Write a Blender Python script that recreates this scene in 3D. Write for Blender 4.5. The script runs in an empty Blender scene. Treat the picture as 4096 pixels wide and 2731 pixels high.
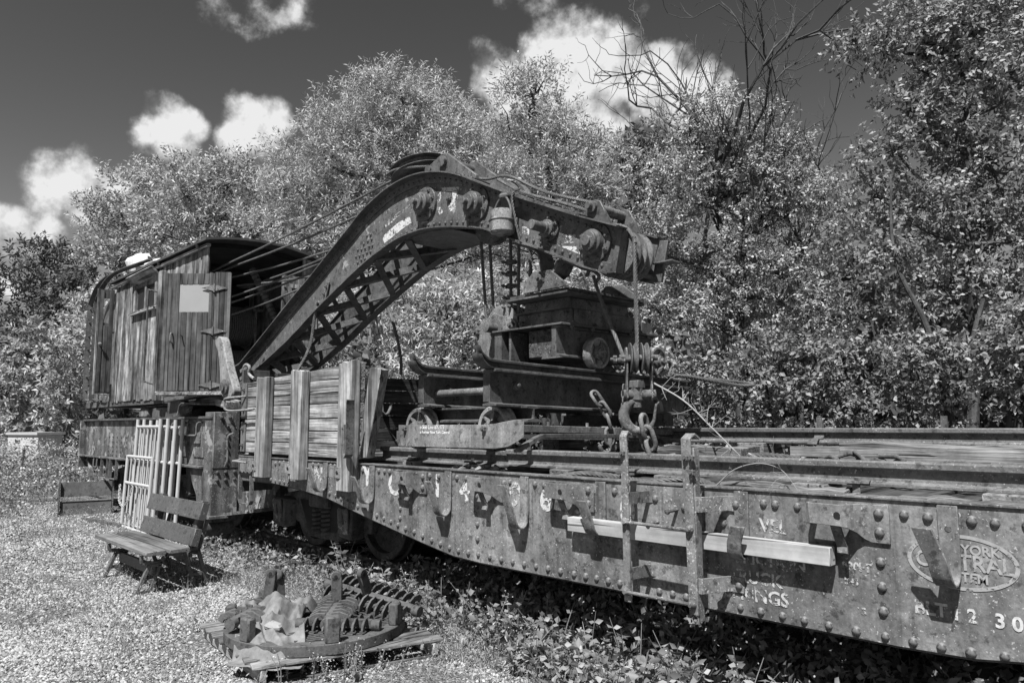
import bpy, math, random
import numpy as np
from mathutils import Vector, Matrix

random.seed(7); rng = np.random.default_rng(7)
SC = bpy.context.scene
COL = SC.collection

# ---------------------------------------------------------------- camera
cam_d = bpy.data.cameras.new('camera')
cam_d.sensor_width = 36.0; cam_d.lens = 25.49; cam_d.clip_start = 0.05; cam_d.clip_end = 900
cam = bpy.data.objects.new('camera', cam_d); COL.objects.link(cam)
_r = Vector((0.69823546, 0.71584109, -0.00622694))
_u = Vector((0.08347934, -0.07278096, 0.99384814))
_b = Vector((0.71098414, -0.69445983, -0.11057619))
_m = Matrix((_r, _u, _b)).transposed().to_4x4(); _m.translation = (0, -3.84, 1.53)
cam.matrix_world = _m
SC.camera = cam

# ---------------------------------------------------------------- light and sky
SUN = Vector((0.42, -1.0, 1.75)).normalized()          # towards the sun
sun_d = bpy.data.lights.new('sun', 'SUN'); sun_d.energy = 5.0; sun_d.angle = math.radians(0.53)
sun_d.color = (1.0, 1.0, 1.0)
sun = bpy.data.objects.new('sun', sun_d); COL.objects.link(sun)
sun.rotation_euler = SUN.to_track_quat('Z', 'Y').to_euler(); sun.location = (4, -10, 16)

SC.view_settings.view_transform = 'Standard'; SC.view_settings.look = 'None'
SC.view_settings.exposure = 0.75; SC.view_settings.gamma = 1.0

world = bpy.data.worlds.new('World'); SC.world = world; world.use_nodes = True
wt = world.node_tree; wt.nodes.clear()
def wn(t, **k):
    n = wt.nodes.new(t)
    for a, v in k.items(): setattr(n, a, v)
    return n
def wl(a, b): wt.links.new(a, b)
def wmath(op, a, b=None, clamp=False):
    n = wn('ShaderNodeMath', operation=op, use_clamp=clamp)
    for i, v in enumerate((a, b)):
        if v is None: continue
        if isinstance(v, (int, float)): n.inputs[i].default_value = v
        else: wl(v, n.inputs[i])
    return n.outputs[0]
sky = wn('ShaderNodeTexSky', sky_type='NISHITA', sun_disc=False)
sky.sun_elevation = math.asin(SUN.z); sky.sun_rotation = math.atan2(SUN.x, SUN.y)
sky.air_density = 1.0; sky.dust_density = 0.6; sky.ozone_density = 1.0
sep = wn('ShaderNodeSeparateColor'); wl(sky.outputs[0], sep.inputs[0])
tc = wn('ShaderNodeTexCoord'); nrm = wn('ShaderNodeVectorMath', operation='NORMALIZE'); wl(tc.outputs['Generated'], nrm.inputs[0])
def wnoise(scale, detail, rough):
    n = wn('ShaderNodeTexNoise'); n.inputs['Scale'].default_value = scale; n.inputs['Detail'].default_value = detail
    n.inputs['Roughness'].default_value = rough; wl(nrm.outputs[0], n.inputs['Vector']); return n.outputs[0]
n1 = wnoise(11, 12, .58); n2 = wnoise(30, 8, .6)
off = wn('ShaderNodeVectorMath', operation='ADD'); wl(nrm.outputs[0], off.inputs[0]); off.inputs[1].default_value = tuple(SUN * .022)
n1b = wn('ShaderNodeTexNoise'); n1b.inputs['Scale'].default_value = 11; n1b.inputs['Detail'].default_value = 8; n1b.inputs['Roughness'].default_value = .58; wl(off.outputs[0], n1b.inputs['Vector']); n3 = wnoise(3.2, 8, .58)
CLOUDS = [(-0.65, 0.616, 0.444, 0.045), (-0.6, 0.657, 0.456, 0.059), (-0.554, 0.702, 0.448, 0.069), (-0.508, 0.746, 0.43, 0.059), (-0.581, 0.708, 0.402, 0.069), (-0.475, 0.78, 0.407, 0.052), (-0.81, 0.322, 0.49, 0.045), (-0.793, 0.36, 0.492, 0.052), (-0.767, 0.395, 0.505, 0.041), (-0.896, 0.273, 0.349, 0.024), (-0.889, 0.293, 0.353, 0.038), (-0.878, 0.313, 0.361, 0.024), (-0.852, 0.376, 0.365, 0.038), (-0.837, 0.395, 0.379, 0.028), (-0.862, 0.365, 0.352, 0.028), (-0.943, 0.189, 0.274, 0.041), (-0.937, 0.213, 0.278, 0.045), (-0.931, 0.238, 0.276, 0.034), (-0.943, 0.224, 0.245, 0.028), (-0.965, 0.156, 0.213, 0.038), (-0.959, 0.186, 0.214, 0.031), (-0.966, 0.144, 0.214, 0.034), (-0.591, 0.626, 0.508, 0.045), (-0.608, 0.599, 0.521, 0.031), (-0.532, 0.676, 0.51, 0.038), (-0.494, 0.703, 0.511, 0.041), (-0.66, 0.582, 0.476, 0.021), (-0.975, 0.149, 0.162, 0.028)]
acc = None
for i, (x, y, z, r) in enumerate(CLOUDS):
    d = wn('ShaderNodeVectorMath', operation='DISTANCE'); wl(nrm.outputs[0], d.inputs[0]); d.inputs[1].default_value = (x, y, z)
    thin = i in (22, 23, 24, 25, 26, 6, 7, 8)
    mr = wn('ShaderNodeMapRange', interpolation_type='SMOOTHSTEP'); wl(d.outputs['Value'], mr.inputs[0])
    mr.inputs[1].default_value = 0.0; mr.inputs[2].default_value = r * 2.05; mr.inputs[3].default_value = (.5 if i > 8 else .62) if thin else .95; mr.inputs[4].default_value = 0.0
    acc = mr.outputs[0] if acc is None else wmath('MAXIMUM', acc, mr.outputs[0])
# scattered cumulus over the rest of the sky
far = wn('ShaderNodeVectorMath', operation='DOT_PRODUCT'); wl(nrm.outputs[0], far.inputs[0]); far.inputs[1].default_value = (-0.711, 0.694, 0.11)
mrf = wn('ShaderNodeMapRange'); wl(far.outputs['Value'], mrf.inputs[0])
mrf.inputs[1].default_value = .45; mrf.inputs[2].default_value = .75; mrf.inputs[3].default_value = 1; mrf.inputs[4].default_value = 0
gen = wn('ShaderNodeMapRange', interpolation_type='SMOOTHSTEP'); wl(n3, gen.inputs[0])
gen.inputs[1].default_value = .57; gen.inputs[2].default_value = .7
acc = wmath('MAXIMUM', acc, wmath('MULTIPLY', gen.outputs[0], mrf.outputs[0]))
nz = wmath('ADD', wmath('MULTIPLY', wmath('SUBTRACT', n1, .5), 2.5), wmath('MULTIPLY', wmath('SUBTRACT', n2, .5), 0.7))
dens = wmath('ADD', acc, wmath('MULTIPLY', nz, .55))
cov = wn('ShaderNodeMapRange', interpolation_type='SMOOTHSTEP'); wl(dens, cov.inputs[0])
cov.inputs[1].default_value = .38; cov.inputs[2].default_value = .74
bright = wn('ShaderNodeMapRange'); wl(dens, bright.inputs[0])
bright.inputs[1].default_value = .35; bright.inputs[2].default_value = 1.15; bright.inputs[3].default_value = 2.4; bright.inputs[4].default_value = 6.2
lit = wmath('MULTIPLY', wmath('SUBTRACT', n1, n1b.outputs[0]), 16.0)
br2 = wmath('MAXIMUM', wmath('ADD', bright.outputs[0], lit), 1.5)
br2 = wmath('MINIMUM', br2, 5.0)
skyv = wmath('MINIMUM', wmath('MULTIPLY', wmath('POWER', sep.outputs[0], 1.7), 0.36), 1.7)
mix = wn('ShaderNodeMix', data_type='FLOAT'); wl(cov.outputs[0], mix.inputs[0]); wl(skyv, mix.inputs[2]); wl(br2, mix.inputs[3])
bg = wn('ShaderNodeBackground'); bg.inputs['Strength'].default_value = 0.1
wl(mix.outputs[0], bg.inputs['Color'])
wo = wn('ShaderNodeOutputWorld'); wl(bg.outputs[0], wo.inputs['Surface'])

# ---------------------------------------------------------------- materials (a black-and-white world: all greys)
class NT:
    def __init__(s, name, rough=.85, spec=.25):
        s.m = bpy.data.materials.new(name); s.m.use_nodes = True; s.t = s.m.node_tree
        s.b = s.t.nodes['Principled BSDF']; s.b.inputs['Roughness'].default_value = rough
        s.b.inputs['Specular IOR Level'].default_value = spec
        s.tc = s.t.nodes.new('ShaderNodeTexCoord').outputs['Object']
        g = s.t.nodes.new('ShaderNodeNewGeometry'); s.isl = g.outputs['Random Per Island']
        s.rnd = s.t.nodes.new('ShaderNodeObjectInfo').outputs['Random']
    def L(s, a, b): s.t.links.new(a, b)
    def n(s, t, **k):
        n = s.t.nodes.new(t)
        for a, v in k.items(): setattr(n, a, v)
        return n
    def math(s, op, a, b=0.0, clamp=False):
        n = s.n('ShaderNodeMath', operation=op, use_clamp=clamp)
        for i, v in enumerate((a, b)):
            if isinstance(v, (int, float)): n.inputs[i].default_value = v
            else: s.L(v, n.inputs[i])
        return n.outputs[0]
    def map(s, scale, off=None):
        n = s.n('ShaderNodeMapping'); n.inputs['Scale'].default_value = scale; s.L(s.tc, n.inputs[0])
        if off is not None:
            c = s.n('ShaderNodeCombineXYZ'); 
            for i in range(3): s.L(s.math('MULTIPLY', off, 37.0 + 11 * i), c.inputs[i])
            s.L(c.outputs[0], n.inputs[1])
        return n.outputs[0]
    def noise(s, scale, detail=4, rough=.6, vec=None):
        n = s.n('ShaderNodeTexNoise'); n.inputs['Scale'].default_value = scale; n.inputs['Detail'].default_value = detail
        n.inputs['Roughness'].default_value = rough; s.L(vec if vec else s.tc, n.inputs['Vector']); return n.outputs[0]
    def ramp(s, v, a, b, lo, hi, smooth=False):
        n = s.n('ShaderNodeMapRange'); n.interpolation_type = 'SMOOTHSTEP' if smooth else 'LINEAR'
        s.L(v, n.inputs[0]); n.inputs[1].default_value = a; n.inputs[2].default_value = b; n.inputs[3].default_value = lo; n.inputs[4].default_value = hi
        return n.outputs[0]
    def mixv(s, f, a, b):
        n = s.n('ShaderNodeMix', data_type='FLOAT')
        for i, v in zip((0, 2, 3), (f, a, b)):
            if isinstance(v, (int, float)): n.inputs[i].default_value = v
            else: s.L(v, n.inputs[i])
        return n.outputs[0]
    def col(s, v): s.L(v, s.b.inputs['Base Color']) if not isinstance(v, (int, float)) else setattr(s.b.inputs['Base Color'], 'default_value', (v, v, v, 1))
    def bump(s, h, strength=.4, dist=.01):
        n = s.n('ShaderNodeBump'); n.inputs['Strength'].default_value = strength; n.inputs['Distance'].default_value = dist
        s.L(h, n.inputs['Height']); s.L(n.outputs[0], s.b.inputs['Normal'])

def steel(name, v, var=.5, speck=.0, streak=.5, bump=.35, rough=.8, patch=0.0, patchv=.4):
    s = NT(name, rough, .3)
    big = s.noise(2.3, 6, .65); fine = s.noise(55, 4, .7); st = s.noise(1, 5, .6, s.map((9, 9, .9)))
    a = s.ramp(big, .3, .7, v * (1 - var), v * (1 + var))
    a = s.math('MULTIPLY', a, s.ramp(st, .3, .7, 1 - streak, 1 + streak * .7))
    a = s.math('MULTIPLY', a, s.ramp(fine, .3, .72, .72, 1.35))
    pit = s.noise(17, 5, .7); a = s.math('MULTIPLY', a, s.ramp(pit, .36, .46, .45, 1.0, True))
    run = s.noise(1, 4, .65, s.map((16, 16, .55))); a = s.math('MULTIPLY', a, s.ramp(run, .58, .70, 1.0, 1 - streak, True)); blo = s.noise(6.5, 6, .72); a = s.math('MULTIPLY', a, s.ramp(blo, .4, .6, 1 - var * .55, 1 + var * .45))
    if patch:
        pn = s.noise(5, 7, .68); f = s.ramp(pn, .60 - patch * .1, .63 - patch * .1, 0, 1, True); a = s.mixv(s.math('MULTIPLY', f, .8), a, patchv)
    if speck:
        sp = s.noise(75, 3, .55); lg = s.noise(3.1, 3, .6)
        f = s.math('MULTIPLY', s.ramp(sp, .66 - speck * .05, .69 - speck * .05, 0, 1, True), s.ramp(lg, .42, .58, .15, 1))
        a = s.mixv(s.math('MULTIPLY', f, .75), a, .5)
    s.col(a); s.bump(s.math('ADD', fine, s.math('MULTIPLY', pit, .6)), bump, .004); return s.m
def wood(name, axis, lo, hi, bump=.7, scale=1.0, stain=.5):
    s = NT(name, .9, .15)
    st = [17, 17, 17]; st['xyz'.index(axis)] = .9
    st2 = [60, 60, 60]; st2['xyz'.index(axis)] = 1.6
    v = s.map([k * scale for k in st], s.rnd); v2 = s.map([k * scale for k in st2], s.rnd)
    g = s.noise(1, 5, .65, v); g2 = s.noise(1, 3, .6, v2); b = s.noise(1.7, 4, .6, s.map((1, 1, 1), s.rnd))
    a = s.ramp(s.math('ADD', s.math('MULTIPLY', g, .6), s.math('MULTIPLY', g2, .4)), .36, .64, lo, hi)
    a = s.math('MULTIPLY', a, s.ramp(b, .32, .66, 1 - stain, 1.15))
    a = s.math('MULTIPLY', a, s.ramp(s.rnd, 0, 1, .7, 1.22))
    st3 = [38, 38, 38]; st3['xyz'.index(axis)] = 1.1; ckn = s.noise(1, 2, .5, s.map(st3, s.rnd)); crk = s.ramp(ckn, .31, .38, .22, 1.0, True); a = s.math('MULTIPLY', a, crk)
    blot = s.noise(5.5, 5, .7, s.map((1, 1, 1), s.rnd)); a = s.math('MULTIPLY', a, s.ramp(blot, .35, .6, 1 - stain * .6, 1.1))
    s.col(a); s.bump(s.math('ADD', s.math('ADD', g, g2), s.math('MULTIPLY', crk, .8)), bump, .008); return s.m
def plain(name, v, rough=.8, var=.25, scale=8, bump=.0, spec=.3):
    s = NT(name, rough, spec); a = s.ramp(s.noise(scale, 5, .65), .3, .7, v * (1 - var), v * (1 + var)); s.col(a)
    if bump: s.bump(s.noise(scale * 6, 4, .7), bump, .004)
    return s.m
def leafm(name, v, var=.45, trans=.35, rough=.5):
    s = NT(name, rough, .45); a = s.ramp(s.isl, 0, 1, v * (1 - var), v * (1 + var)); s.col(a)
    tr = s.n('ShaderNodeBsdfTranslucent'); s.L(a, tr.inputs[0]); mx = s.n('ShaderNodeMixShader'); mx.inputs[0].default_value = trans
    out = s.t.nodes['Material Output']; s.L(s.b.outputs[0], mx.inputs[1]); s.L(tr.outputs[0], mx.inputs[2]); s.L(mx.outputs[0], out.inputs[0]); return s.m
def flake(name, v, keep=.5, scale=22):
    s = NT(name, .85, .2); s.col(s.ramp(s.noise(40, 4, .6), .3, .7, v * .75, v * 1.15))
    f = s.math('ADD', s.math('MULTIPLY', s.noise(scale, 6, .7), .6), s.math('MULTIPLY', s.noise(4, 3, .6), .4))
    c = .5 + (0.5 - keep) * .22
    al = s.ramp(f, c - .02, c + .02, 0, 1, True); s.L(al, s.b.inputs['Alpha']); return s.m

M = {}
M['sill'] = steel('sill_steel', .155, .42, speck=.25, streak=.38, bump=.4)
M['rivet'] = steel('rivet_steel', .165, .3, speck=.1, streak=.1, rough=.5)
M['dark'] = steel('dark_rust', .085, .45, speck=.0, streak=.3, bump=.4)
M['rust'] = steel('rust_steel', .12, .4, speck=.35, streak=.3, bump=.45)
M['boom'] = steel('boom_steel', .10, .35, speck=.1, streak=.25, bump=.25, rough=.5)
M['boomp'] = steel('boom_flaked_paint', .105, .35, speck=.1, streak=.2, bump=.25, rough=.7, patch=.15, patchv=.32)
M['lichen'] = steel('lichen_steel', .17, .35, speck=1.1, streak=.2, bump=.5)
M['railtop'] = steel('deck_rail_steel', .13, .3, speck=.4, streak=.1, bump=.4)
M['body'] = steel('carbody_steel', .12, .45, speck=.3, streak=.7, bump=.4, patch=.35, patchv=.3)
M['skirt'] = steel('skirt_steel', .20, .35, speck=.2, streak=.5, bump=.25)
M['cast'] = steel('cast_iron', .085, .3, speck=.0, streak=.1, bump=.3)
M['light'] = steel('grey_casting', .22, .35, speck=.2, streak=.3, bump=.4)
M['black'] = plain('hole_shade_and_pane_black', .018, .6, .4)  # near-black for the window pane and for shade painted into holes and recesses
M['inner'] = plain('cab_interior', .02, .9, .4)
M['rope'] = plain('wire_rope_steel', .10, .6, .4, 30)
M['gate'] = plain('gate_grey_paint', .42, .5, .08, 6)
M['benchp'] = steel('bench_paint', .085, .12, speck=.35, streak=.1, bump=.08, rough=.5)
M['bencht'] = wood('bench_seat_wood', 'x', .06, .2, .3, .7, .3)
M['bleg'] = steel('bench_leg_iron', .10, .3, speck=.5, streak=.1, bump=.25)
M['wz'] = wood('weathered_wood_upright', 'z', .07, .56, .9)
M['wx'] = wood('weathered_wood_lengthwise', 'x', .05, .5, .9)
M['wy'] = wood('weathered_wood_crosswise', 'y', .07, .3)
M['cabz'] = wood('cab_plank_wood', 'z', .025, .52, .7, .5, .8)
M['doorz'] = wood('door_plank_wood', 'z', .05, .17, .4, .6, .5)
M['wyd'] = wood('dark_plank_wood', 'y', .02, .12)
M['fresh'] = wood('fresh_timber', 'x', .27, .5, .25, .3, .3)
M['pallet'] = wood('pallet_wood', 'x', .18, .5, .6, .8, .3)
M['cloth'] = plain('canvas', .17, .95, .45, 9, .4)
M['stone'] = plain('pale_stone', .26, .95, .2, 12, .6)
M['panel'] = plain('grey_window_board', .30, .6, .06, 3)
M['hide'] = plain('bleached_bundle', .55, .95, .35, 14, .6)
M['roof'] = plain('tarred_roof', .06, .8, .4, 4, .2)
M['white'] = flake('worn_white_paint', .55, .60, 30)
M['faint'] = flake('faint_white_paint', .46, .50, 34)
M['herald'] = flake('faded_herald_paint', .33, .78, 40)
M['sign'] = flake('hand_white_paint', .75, .9, 60)
M['bark'] = steel('bark', .06, .45, streak=.6, bump=.8)
M['deadw'] = steel('dead_wood', .07, .4, streak=.4, bump=.6)
M['twig'] = plain('pale_twig', .27, .9, .2, 20)
M['cabinet'] = plain('utility_cabinet_paint', .5, .6, .08, 3)
M['lf_w'] = leafm('willow_leaf', .42, .5); M['lf_m'] = leafm('maple_leaf', .27, .6); M['lf_b'] = leafm('bush_leaf', .39, .55)
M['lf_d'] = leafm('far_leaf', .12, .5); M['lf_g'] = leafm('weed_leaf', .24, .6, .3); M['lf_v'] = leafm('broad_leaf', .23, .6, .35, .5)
M['flower'] = leafm('white_flower', .42, .3, .3); M['grass'] = leafm('dry_grass', .26, .5, .3)

# ---------------------------------------------------------------- mesh helpers
def V3(p): return np.array(p, float)
def unit(v): v = V3(v); return v / (np.linalg.norm(v) + 1e-12)
class MB:
    def __init__(s): s.v = []; s.f = []
    def add(s, vs, fs):
        o = len(s.v); s.v += [tuple(map(float, p)) for p in vs]; s.f += [tuple(i + o for i in f) for f in fs]; return s
    def obox(s, c, a, b, d):
        c, a, b, d = map(V3, (c, a, b, d)); vs = [c + i * a + j * b + k * d for i in (-1, 1) for j in (-1, 1) for k in (-1, 1)]
        if np.dot(np.cross(a, b), d) < 0: fs = [(0, 2, 3, 1), (4, 5, 7, 6), (0, 1, 5, 4), (2, 6, 7, 3), (0, 4, 6, 2), (1, 3, 7, 5)]
        else: fs = [(0, 1, 3, 2), (4, 6, 7, 5), (0, 4, 5, 1), (2, 3, 7, 6), (0, 2, 6, 4), (1, 5, 7, 3)]
        return s.add(vs, fs)
    def box(s, x0, x1, y0, y1, z0, z1):
        return s.obox(((x0 + x1) / 2, (y0 + y1) / 2, (z0 + z1) / 2), (abs(x1 - x0) / 2, 0, 0), (0, abs(y1 - y0) / 2, 0), (0, 0, abs(z1 - z0) / 2))
    def bar(s, p0, p1, w, h, up=(0, 0, 1)):
        p0, p1 = V3(p0), V3(p1); t = unit(p1 - p0); sd = unit(np.cross(up, t)); u = np.cross(t, sd)
        return s.obox((p0 + p1) / 2, (p1 - p0) / 2, sd * w / 2, u * h / 2)
    def tube(s, path, r, n=8, cap=True, close=False):
        P = [V3(p) for p in path]; N = len(P); rr = [r] * N if isinstance(r, (int, float)) else list(r)
        T = []
        for i in range(N):
            if close: t = P[(i + 1) % N] - P[i - 1]
            else: t = P[min(i + 1, N - 1)] - P[max(i - 1, 0)]
            T.append(unit(t))
        a = np.cross(T[0], (0, 0, 1));
        if np.linalg.norm(a) < .1: a = np.cross(T[0], (1, 0, 0))
        a = unit(a); vs = []
        for i in range(N):
            a = unit(a - T[i] * np.dot(a, T[i])); b = np.cross(T[i], a)
            for k in range(n):
                an = 2 * math.pi * k / n; vs.append(P[i] + (a * math.cos(an) + b * math.sin(an)) * rr[i])
        fs = []
        for i in range(N if close else N - 1):
            j = (i + 1) % N
            for k in range(n): fs.append((i * n + k, i * n + (k + 1) % n, j * n + (k + 1) % n, j * n + k))
        if cap and not close: fs += [tuple(range(n))[::-1], tuple((N - 1) * n + k for k in range(n))]
        return s.add(vs, fs)
    def cyl(s, p0, p1, r0, r1=None, n=14): return s.tube([p0, p1], [r0, r0 if r1 is None else r1], n)
    def prism(s, poly, axis, a0, a1):
        n = len(poly); ar = sum(poly[i][0] * poly[(i + 1) % n][1] - poly[(i + 1) % n][0] * poly[i][1] for i in range(n))
        if ar < 0: poly = poly[::-1]
        def P(p, a): return {'x': (a, p[0], p[1]), 'y': (p[0], a, p[1]), 'z': (p[0], p[1], a)}[axis]
        vs = [P(p, a0) for p in poly] + [P(p, a1) for p in poly]
        flip = (axis == 'y') != (a1 < a0)
        fs = [tuple(range(n))[::-1], tuple(range(n, 2 * n))] + [(i, (i + 1) % n, n + (i + 1) % n, n + i) for i in range(n)]
        if flip: fs = [f[::-1] for f in fs]
        return s.add(vs, fs)
    def lathe(s, prof, o, ax, n=20):
        o = V3(o); ax = unit(ax); a = np.cross(ax, (0, 0, 1))
        if np.linalg.norm(a) < .1: a = np.cross(ax, (1, 0, 0))
        a = unit(a); b = np.cross(ax, a); vs = []; m = len(prof)
        for r, h in prof:
            for k in range(n):
                an = 2 * math.pi * k / n; vs.append(o + ax * h + (a * math.cos(an) + b * math.sin(an)) * r)
        fs = [(i * n + k, i * n + (k + 1) % n, (i + 1) * n + (k + 1) % n, (i + 1) * n + k) for i in range(m - 1) for k in range(n)]
        if prof[0][0] > 1e-4: fs.append(tuple(range(n))[::-1])
        if prof[-1][0] > 1e-4: fs.append(tuple((m - 1) * n + k for k in range(n)))
        return s.add(vs, fs)
    def ribbon(s, path, wd, w, t):
        """flat bar w wide along wd, t thick, bent along path"""
        P = [V3(p) for p in path]; wd = unit(wd); vs = []; N = len(P)
        for i in range(N):
            tg = unit(P[min(i + 1, N - 1)] - P[max(i - 1, 0)]); nn = unit(np.cross(tg, wd))
            for a, b in ((-1, -1), (1, -1), (1, 1), (-1, 1)): vs.append(P[i] + wd * a * w / 2 + nn * b * t / 2)
        fs = [(i * 4 + k, i * 4 + (k + 1) % 4, i * 4 + 4 + (k + 1) % 4, i * 4 + 4 + k) for i in range(N - 1) for k in range(4)]
        fs += [(3, 2, 1, 0), tuple((N - 1) * 4 + k for k in range(4))]
        return s.add(vs, fs)
    def wall(s, path, zt, zb, t):
        """upright plate following a plan path, with its own top and bottom height at each point"""
        P = [V3((p[0], p[1], 0)) for p in path]; vs = []; N = len(P)
        for i in range(N):
            tg = unit(P[min(i + 1, N - 1)] - P[max(i - 1, 0)]); nn = np.array((-tg[1], tg[0], 0)) * t / 2
            for sg, z in ((1, zb[i]), (-1, zb[i]), (-1, zt[i]), (1, zt[i])): q = P[i] + nn * sg; vs.append((q[0], q[1], z))
        fs = [(i * 4 + k, i * 4 + (k + 1) % 4, i * 4 + 4 + (k + 1) % 4, i * 4 + 4 + k) for i in range(N - 1) for k in range(4)]
        fs += [(3, 2, 1, 0), tuple((N - 1) * 4 + k for k in range(4))]
        return s.add(vs, fs)
BASE = {}
def mesh_of(name, v, f, m, smooth=35):
    me = bpy.data.meshes.new(name); me.from_pydata(v, [], f); me.validate(); me.materials.append(m)
    if smooth: me.shade_smooth(); me.set_sharp_from_angle(angle=math.radians(smooth))
    return me
def put(o, parent=None):
    COL.objects.link(o)
    if parent is not None: o.parent = parent; BASE[o] = BASE.get(parent, np.zeros(3))
    return o
def thing(name, label, cat, base=(0, 0, 0), group=None):
    o = bpy.data.objects.new(name, None); o.empty_display_size = .1; o.location = base; COL.objects.link(o); BASE[o] = V3(base)
    o['label'] = label; o['category'] = cat
    if group: o['group'] = group
    return o
def part(name, mb, m, parent, bev=0, smooth=35, label=None):
    b = BASE[parent]; v = [(p[0] - b[0], p[1] - b[1], p[2] - b[2]) for p in mb.v]
    o = put(bpy.data.objects.new(name, mesh_of(name, v, mb.f, M[m] if isinstance(m, str) else m, smooth)), parent)
    if bev:
        md = o.modifiers.new('bevel', 'BEVEL'); md.width = bev; md.segments = 1; md.limit_method = 'ANGLE'; md.angle_limit = math.radians(40)
    if label: o['label'] = label
    return o
def solo(name, mb, m, label, cat, base, group=None, bev=0, smooth=35, kind=None):
    b = V3(base); v = [(p[0] - b[0], p[1] - b[1], p[2] - b[2]) for p in mb.v]
    o = bpy.data.objects.new(name, mesh_of(name, v, mb.f, M[m] if isinstance(m, str) else m, smooth)); o.location = base; COL.objects.link(o); BASE[o] = b
    o['label'] = label; o['category'] = cat
    if group: o['group'] = group
    if kind: o['kind'] = kind
    if bev:
        md = o.modifiers.new('bevel', 'BEVEL'); md.width = bev; md.segments = 1; md.limit_method = 'ANGLE'; md.angle_limit = math.radians(40)
    return o
def inst(name, me, parent, pos, rot=None, sc=1.0):
    o = bpy.data.objects.new(name, me); p = V3(pos) - BASE[parent]; o.location = p
    if rot is not None: o.rotation_mode = 'QUATERNION'; o.rotation_quaternion = rot
    o.scale = (sc, sc, sc) if isinstance(sc, (int, float)) else sc
    return put(o, parent)
def facing(d): return Vector(d).to_track_quat('Z', 'Y')
def dome(r, h, n=8):
    mb = MB(); mb.lathe([(r, -.003), (r * .97, h * .3), (r * .7, h * .8), (r * .3, h), (0.0001, h)], (0, 0, 0), (0, 0, 1), n); return mb
RIV = {k: mesh_of('rivet', dome(r, h).v, dome(r, h).f, M[m], 60) for k, r, h, m in (('sill', .023, .018, 'rivet'), ('boom', .017, .016, 'boom'), ('body', .022, .022, 'body'), ('small', .012, .01, 'rust'))}
_hx = MB(); _hx.lathe([(.024, 0), (.024, .02), (.02, .024), (.0001, .024)], (0, 0, 0), (0, 0, 1), 6); _hx.lathe([(.011, .02), (.011, .04), (.0001, .042)], (0, 0, 0), (0, 0, 1), 8)
BOLT = mesh_of('bolt', _hx.v, _hx.f, M['rust'], 30)
def lerp_poly(poly, x):
    for (a, b), (c, d) in zip(poly, poly[1:]):
        if a <= x <= c: return b + (d - b) * (x - a) / (c - a)
    return poly[0][1] if x < poly[0][0] else poly[-1][1]
def spline(pts, k=6):
    """Catmull-Rom through pts"""
    P = [V3(p) for p in pts]; P = [2 * P[0] - P[1]] + P + [2 * P[-1] - P[-2]]; out = []
    for i in range(1, len(P) - 2):
        for j in range(k):
            t = j / k; a, b, c, d = P[i - 1], P[i], P[i + 1], P[i + 2]
            out.append(.5 * (2 * b + (c - a) * t + (2 * a - 5 * b + 4 * c - d) * t * t + (3 * b - a - 3 * c + d) * t ** 3))
    return out + [P[-2]]
def rope_mb(path, r, strands=5, pitch=None, mb=None):
    mb = mb or MB(); P = [V3(p) for p in path]; pitch = pitch or r * 9
    seg = [np.linalg.norm(b - a) for a, b in zip(P, P[1:])]; Ltot = sum(seg); step = pitch / 5; n = max(2, int(Ltot / step))
    cum = np.concatenate([[0], np.cumsum(seg)]); Q = np.array([[np.interp(t, cum, [p[i] for p in P]) for i in range(3)] for t in np.linspace(0, Ltot, n)])
    T = np.gradient(Q, axis=0); T /= np.linalg.norm(T, axis=1)[:, None]
    a = np.cross(T[0], (0, 0, 1)); a = a if np.linalg.norm(a) > .1 else np.cross(T[0], (1, 0, 0)); a = unit(a); A = []
    for t in T: a = unit(a - t * np.dot(a, t)); A.append(a)
    A = np.array(A); B = np.cross(T, A); ph = np.linspace(0, Ltot, n) / pitch * 2 * math.pi
    for k in range(strands):
        an = ph + 2 * math.pi * k / strands
        mb.tube(list(Q + (A * np.cos(an)[:, None] + B * np.sin(an)[:, None]) * r * .62), r * .5, 5)
    return mb
def text_mesh(txt, size, bold=.0, sx=1.0):
    c = bpy.data.curves.new('txt', 'FONT'); c.body = txt; c.size = size; c.offset = bold; c.align_x = 'CENTER'; c.align_y = 'CENTER'; c.extrude = .0006; c.resolution_u = 3
    o = bpy.data.objects.new('txt', c); COL.objects.link(o); bpy.context.view_layer.update()
    me = bpy.data.meshes.new_from_object(o.evaluated_get(bpy.context.evaluated_depsgraph_get()))
    v = [(p.co.x * sx, -p.co.z, p.co.y) for p in me.vertices]; f = [tuple(p.vertices) for p in me.polygons]
    bpy.data.objects.remove(o); bpy.data.curves.remove(c); bpy.data.meshes.remove(me); return v, f
def lettering(txt, x, y, z, size, m, parent, bold=.0, sx=1.0, name='painted_lettering'):
    v, f = text_mesh(txt, size, bold, sx); mb = MB(); mb.add([(a + x, b + y, c + z) for a, b, c in v], f); return part(name, mb, m, parent, smooth=0)
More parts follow.
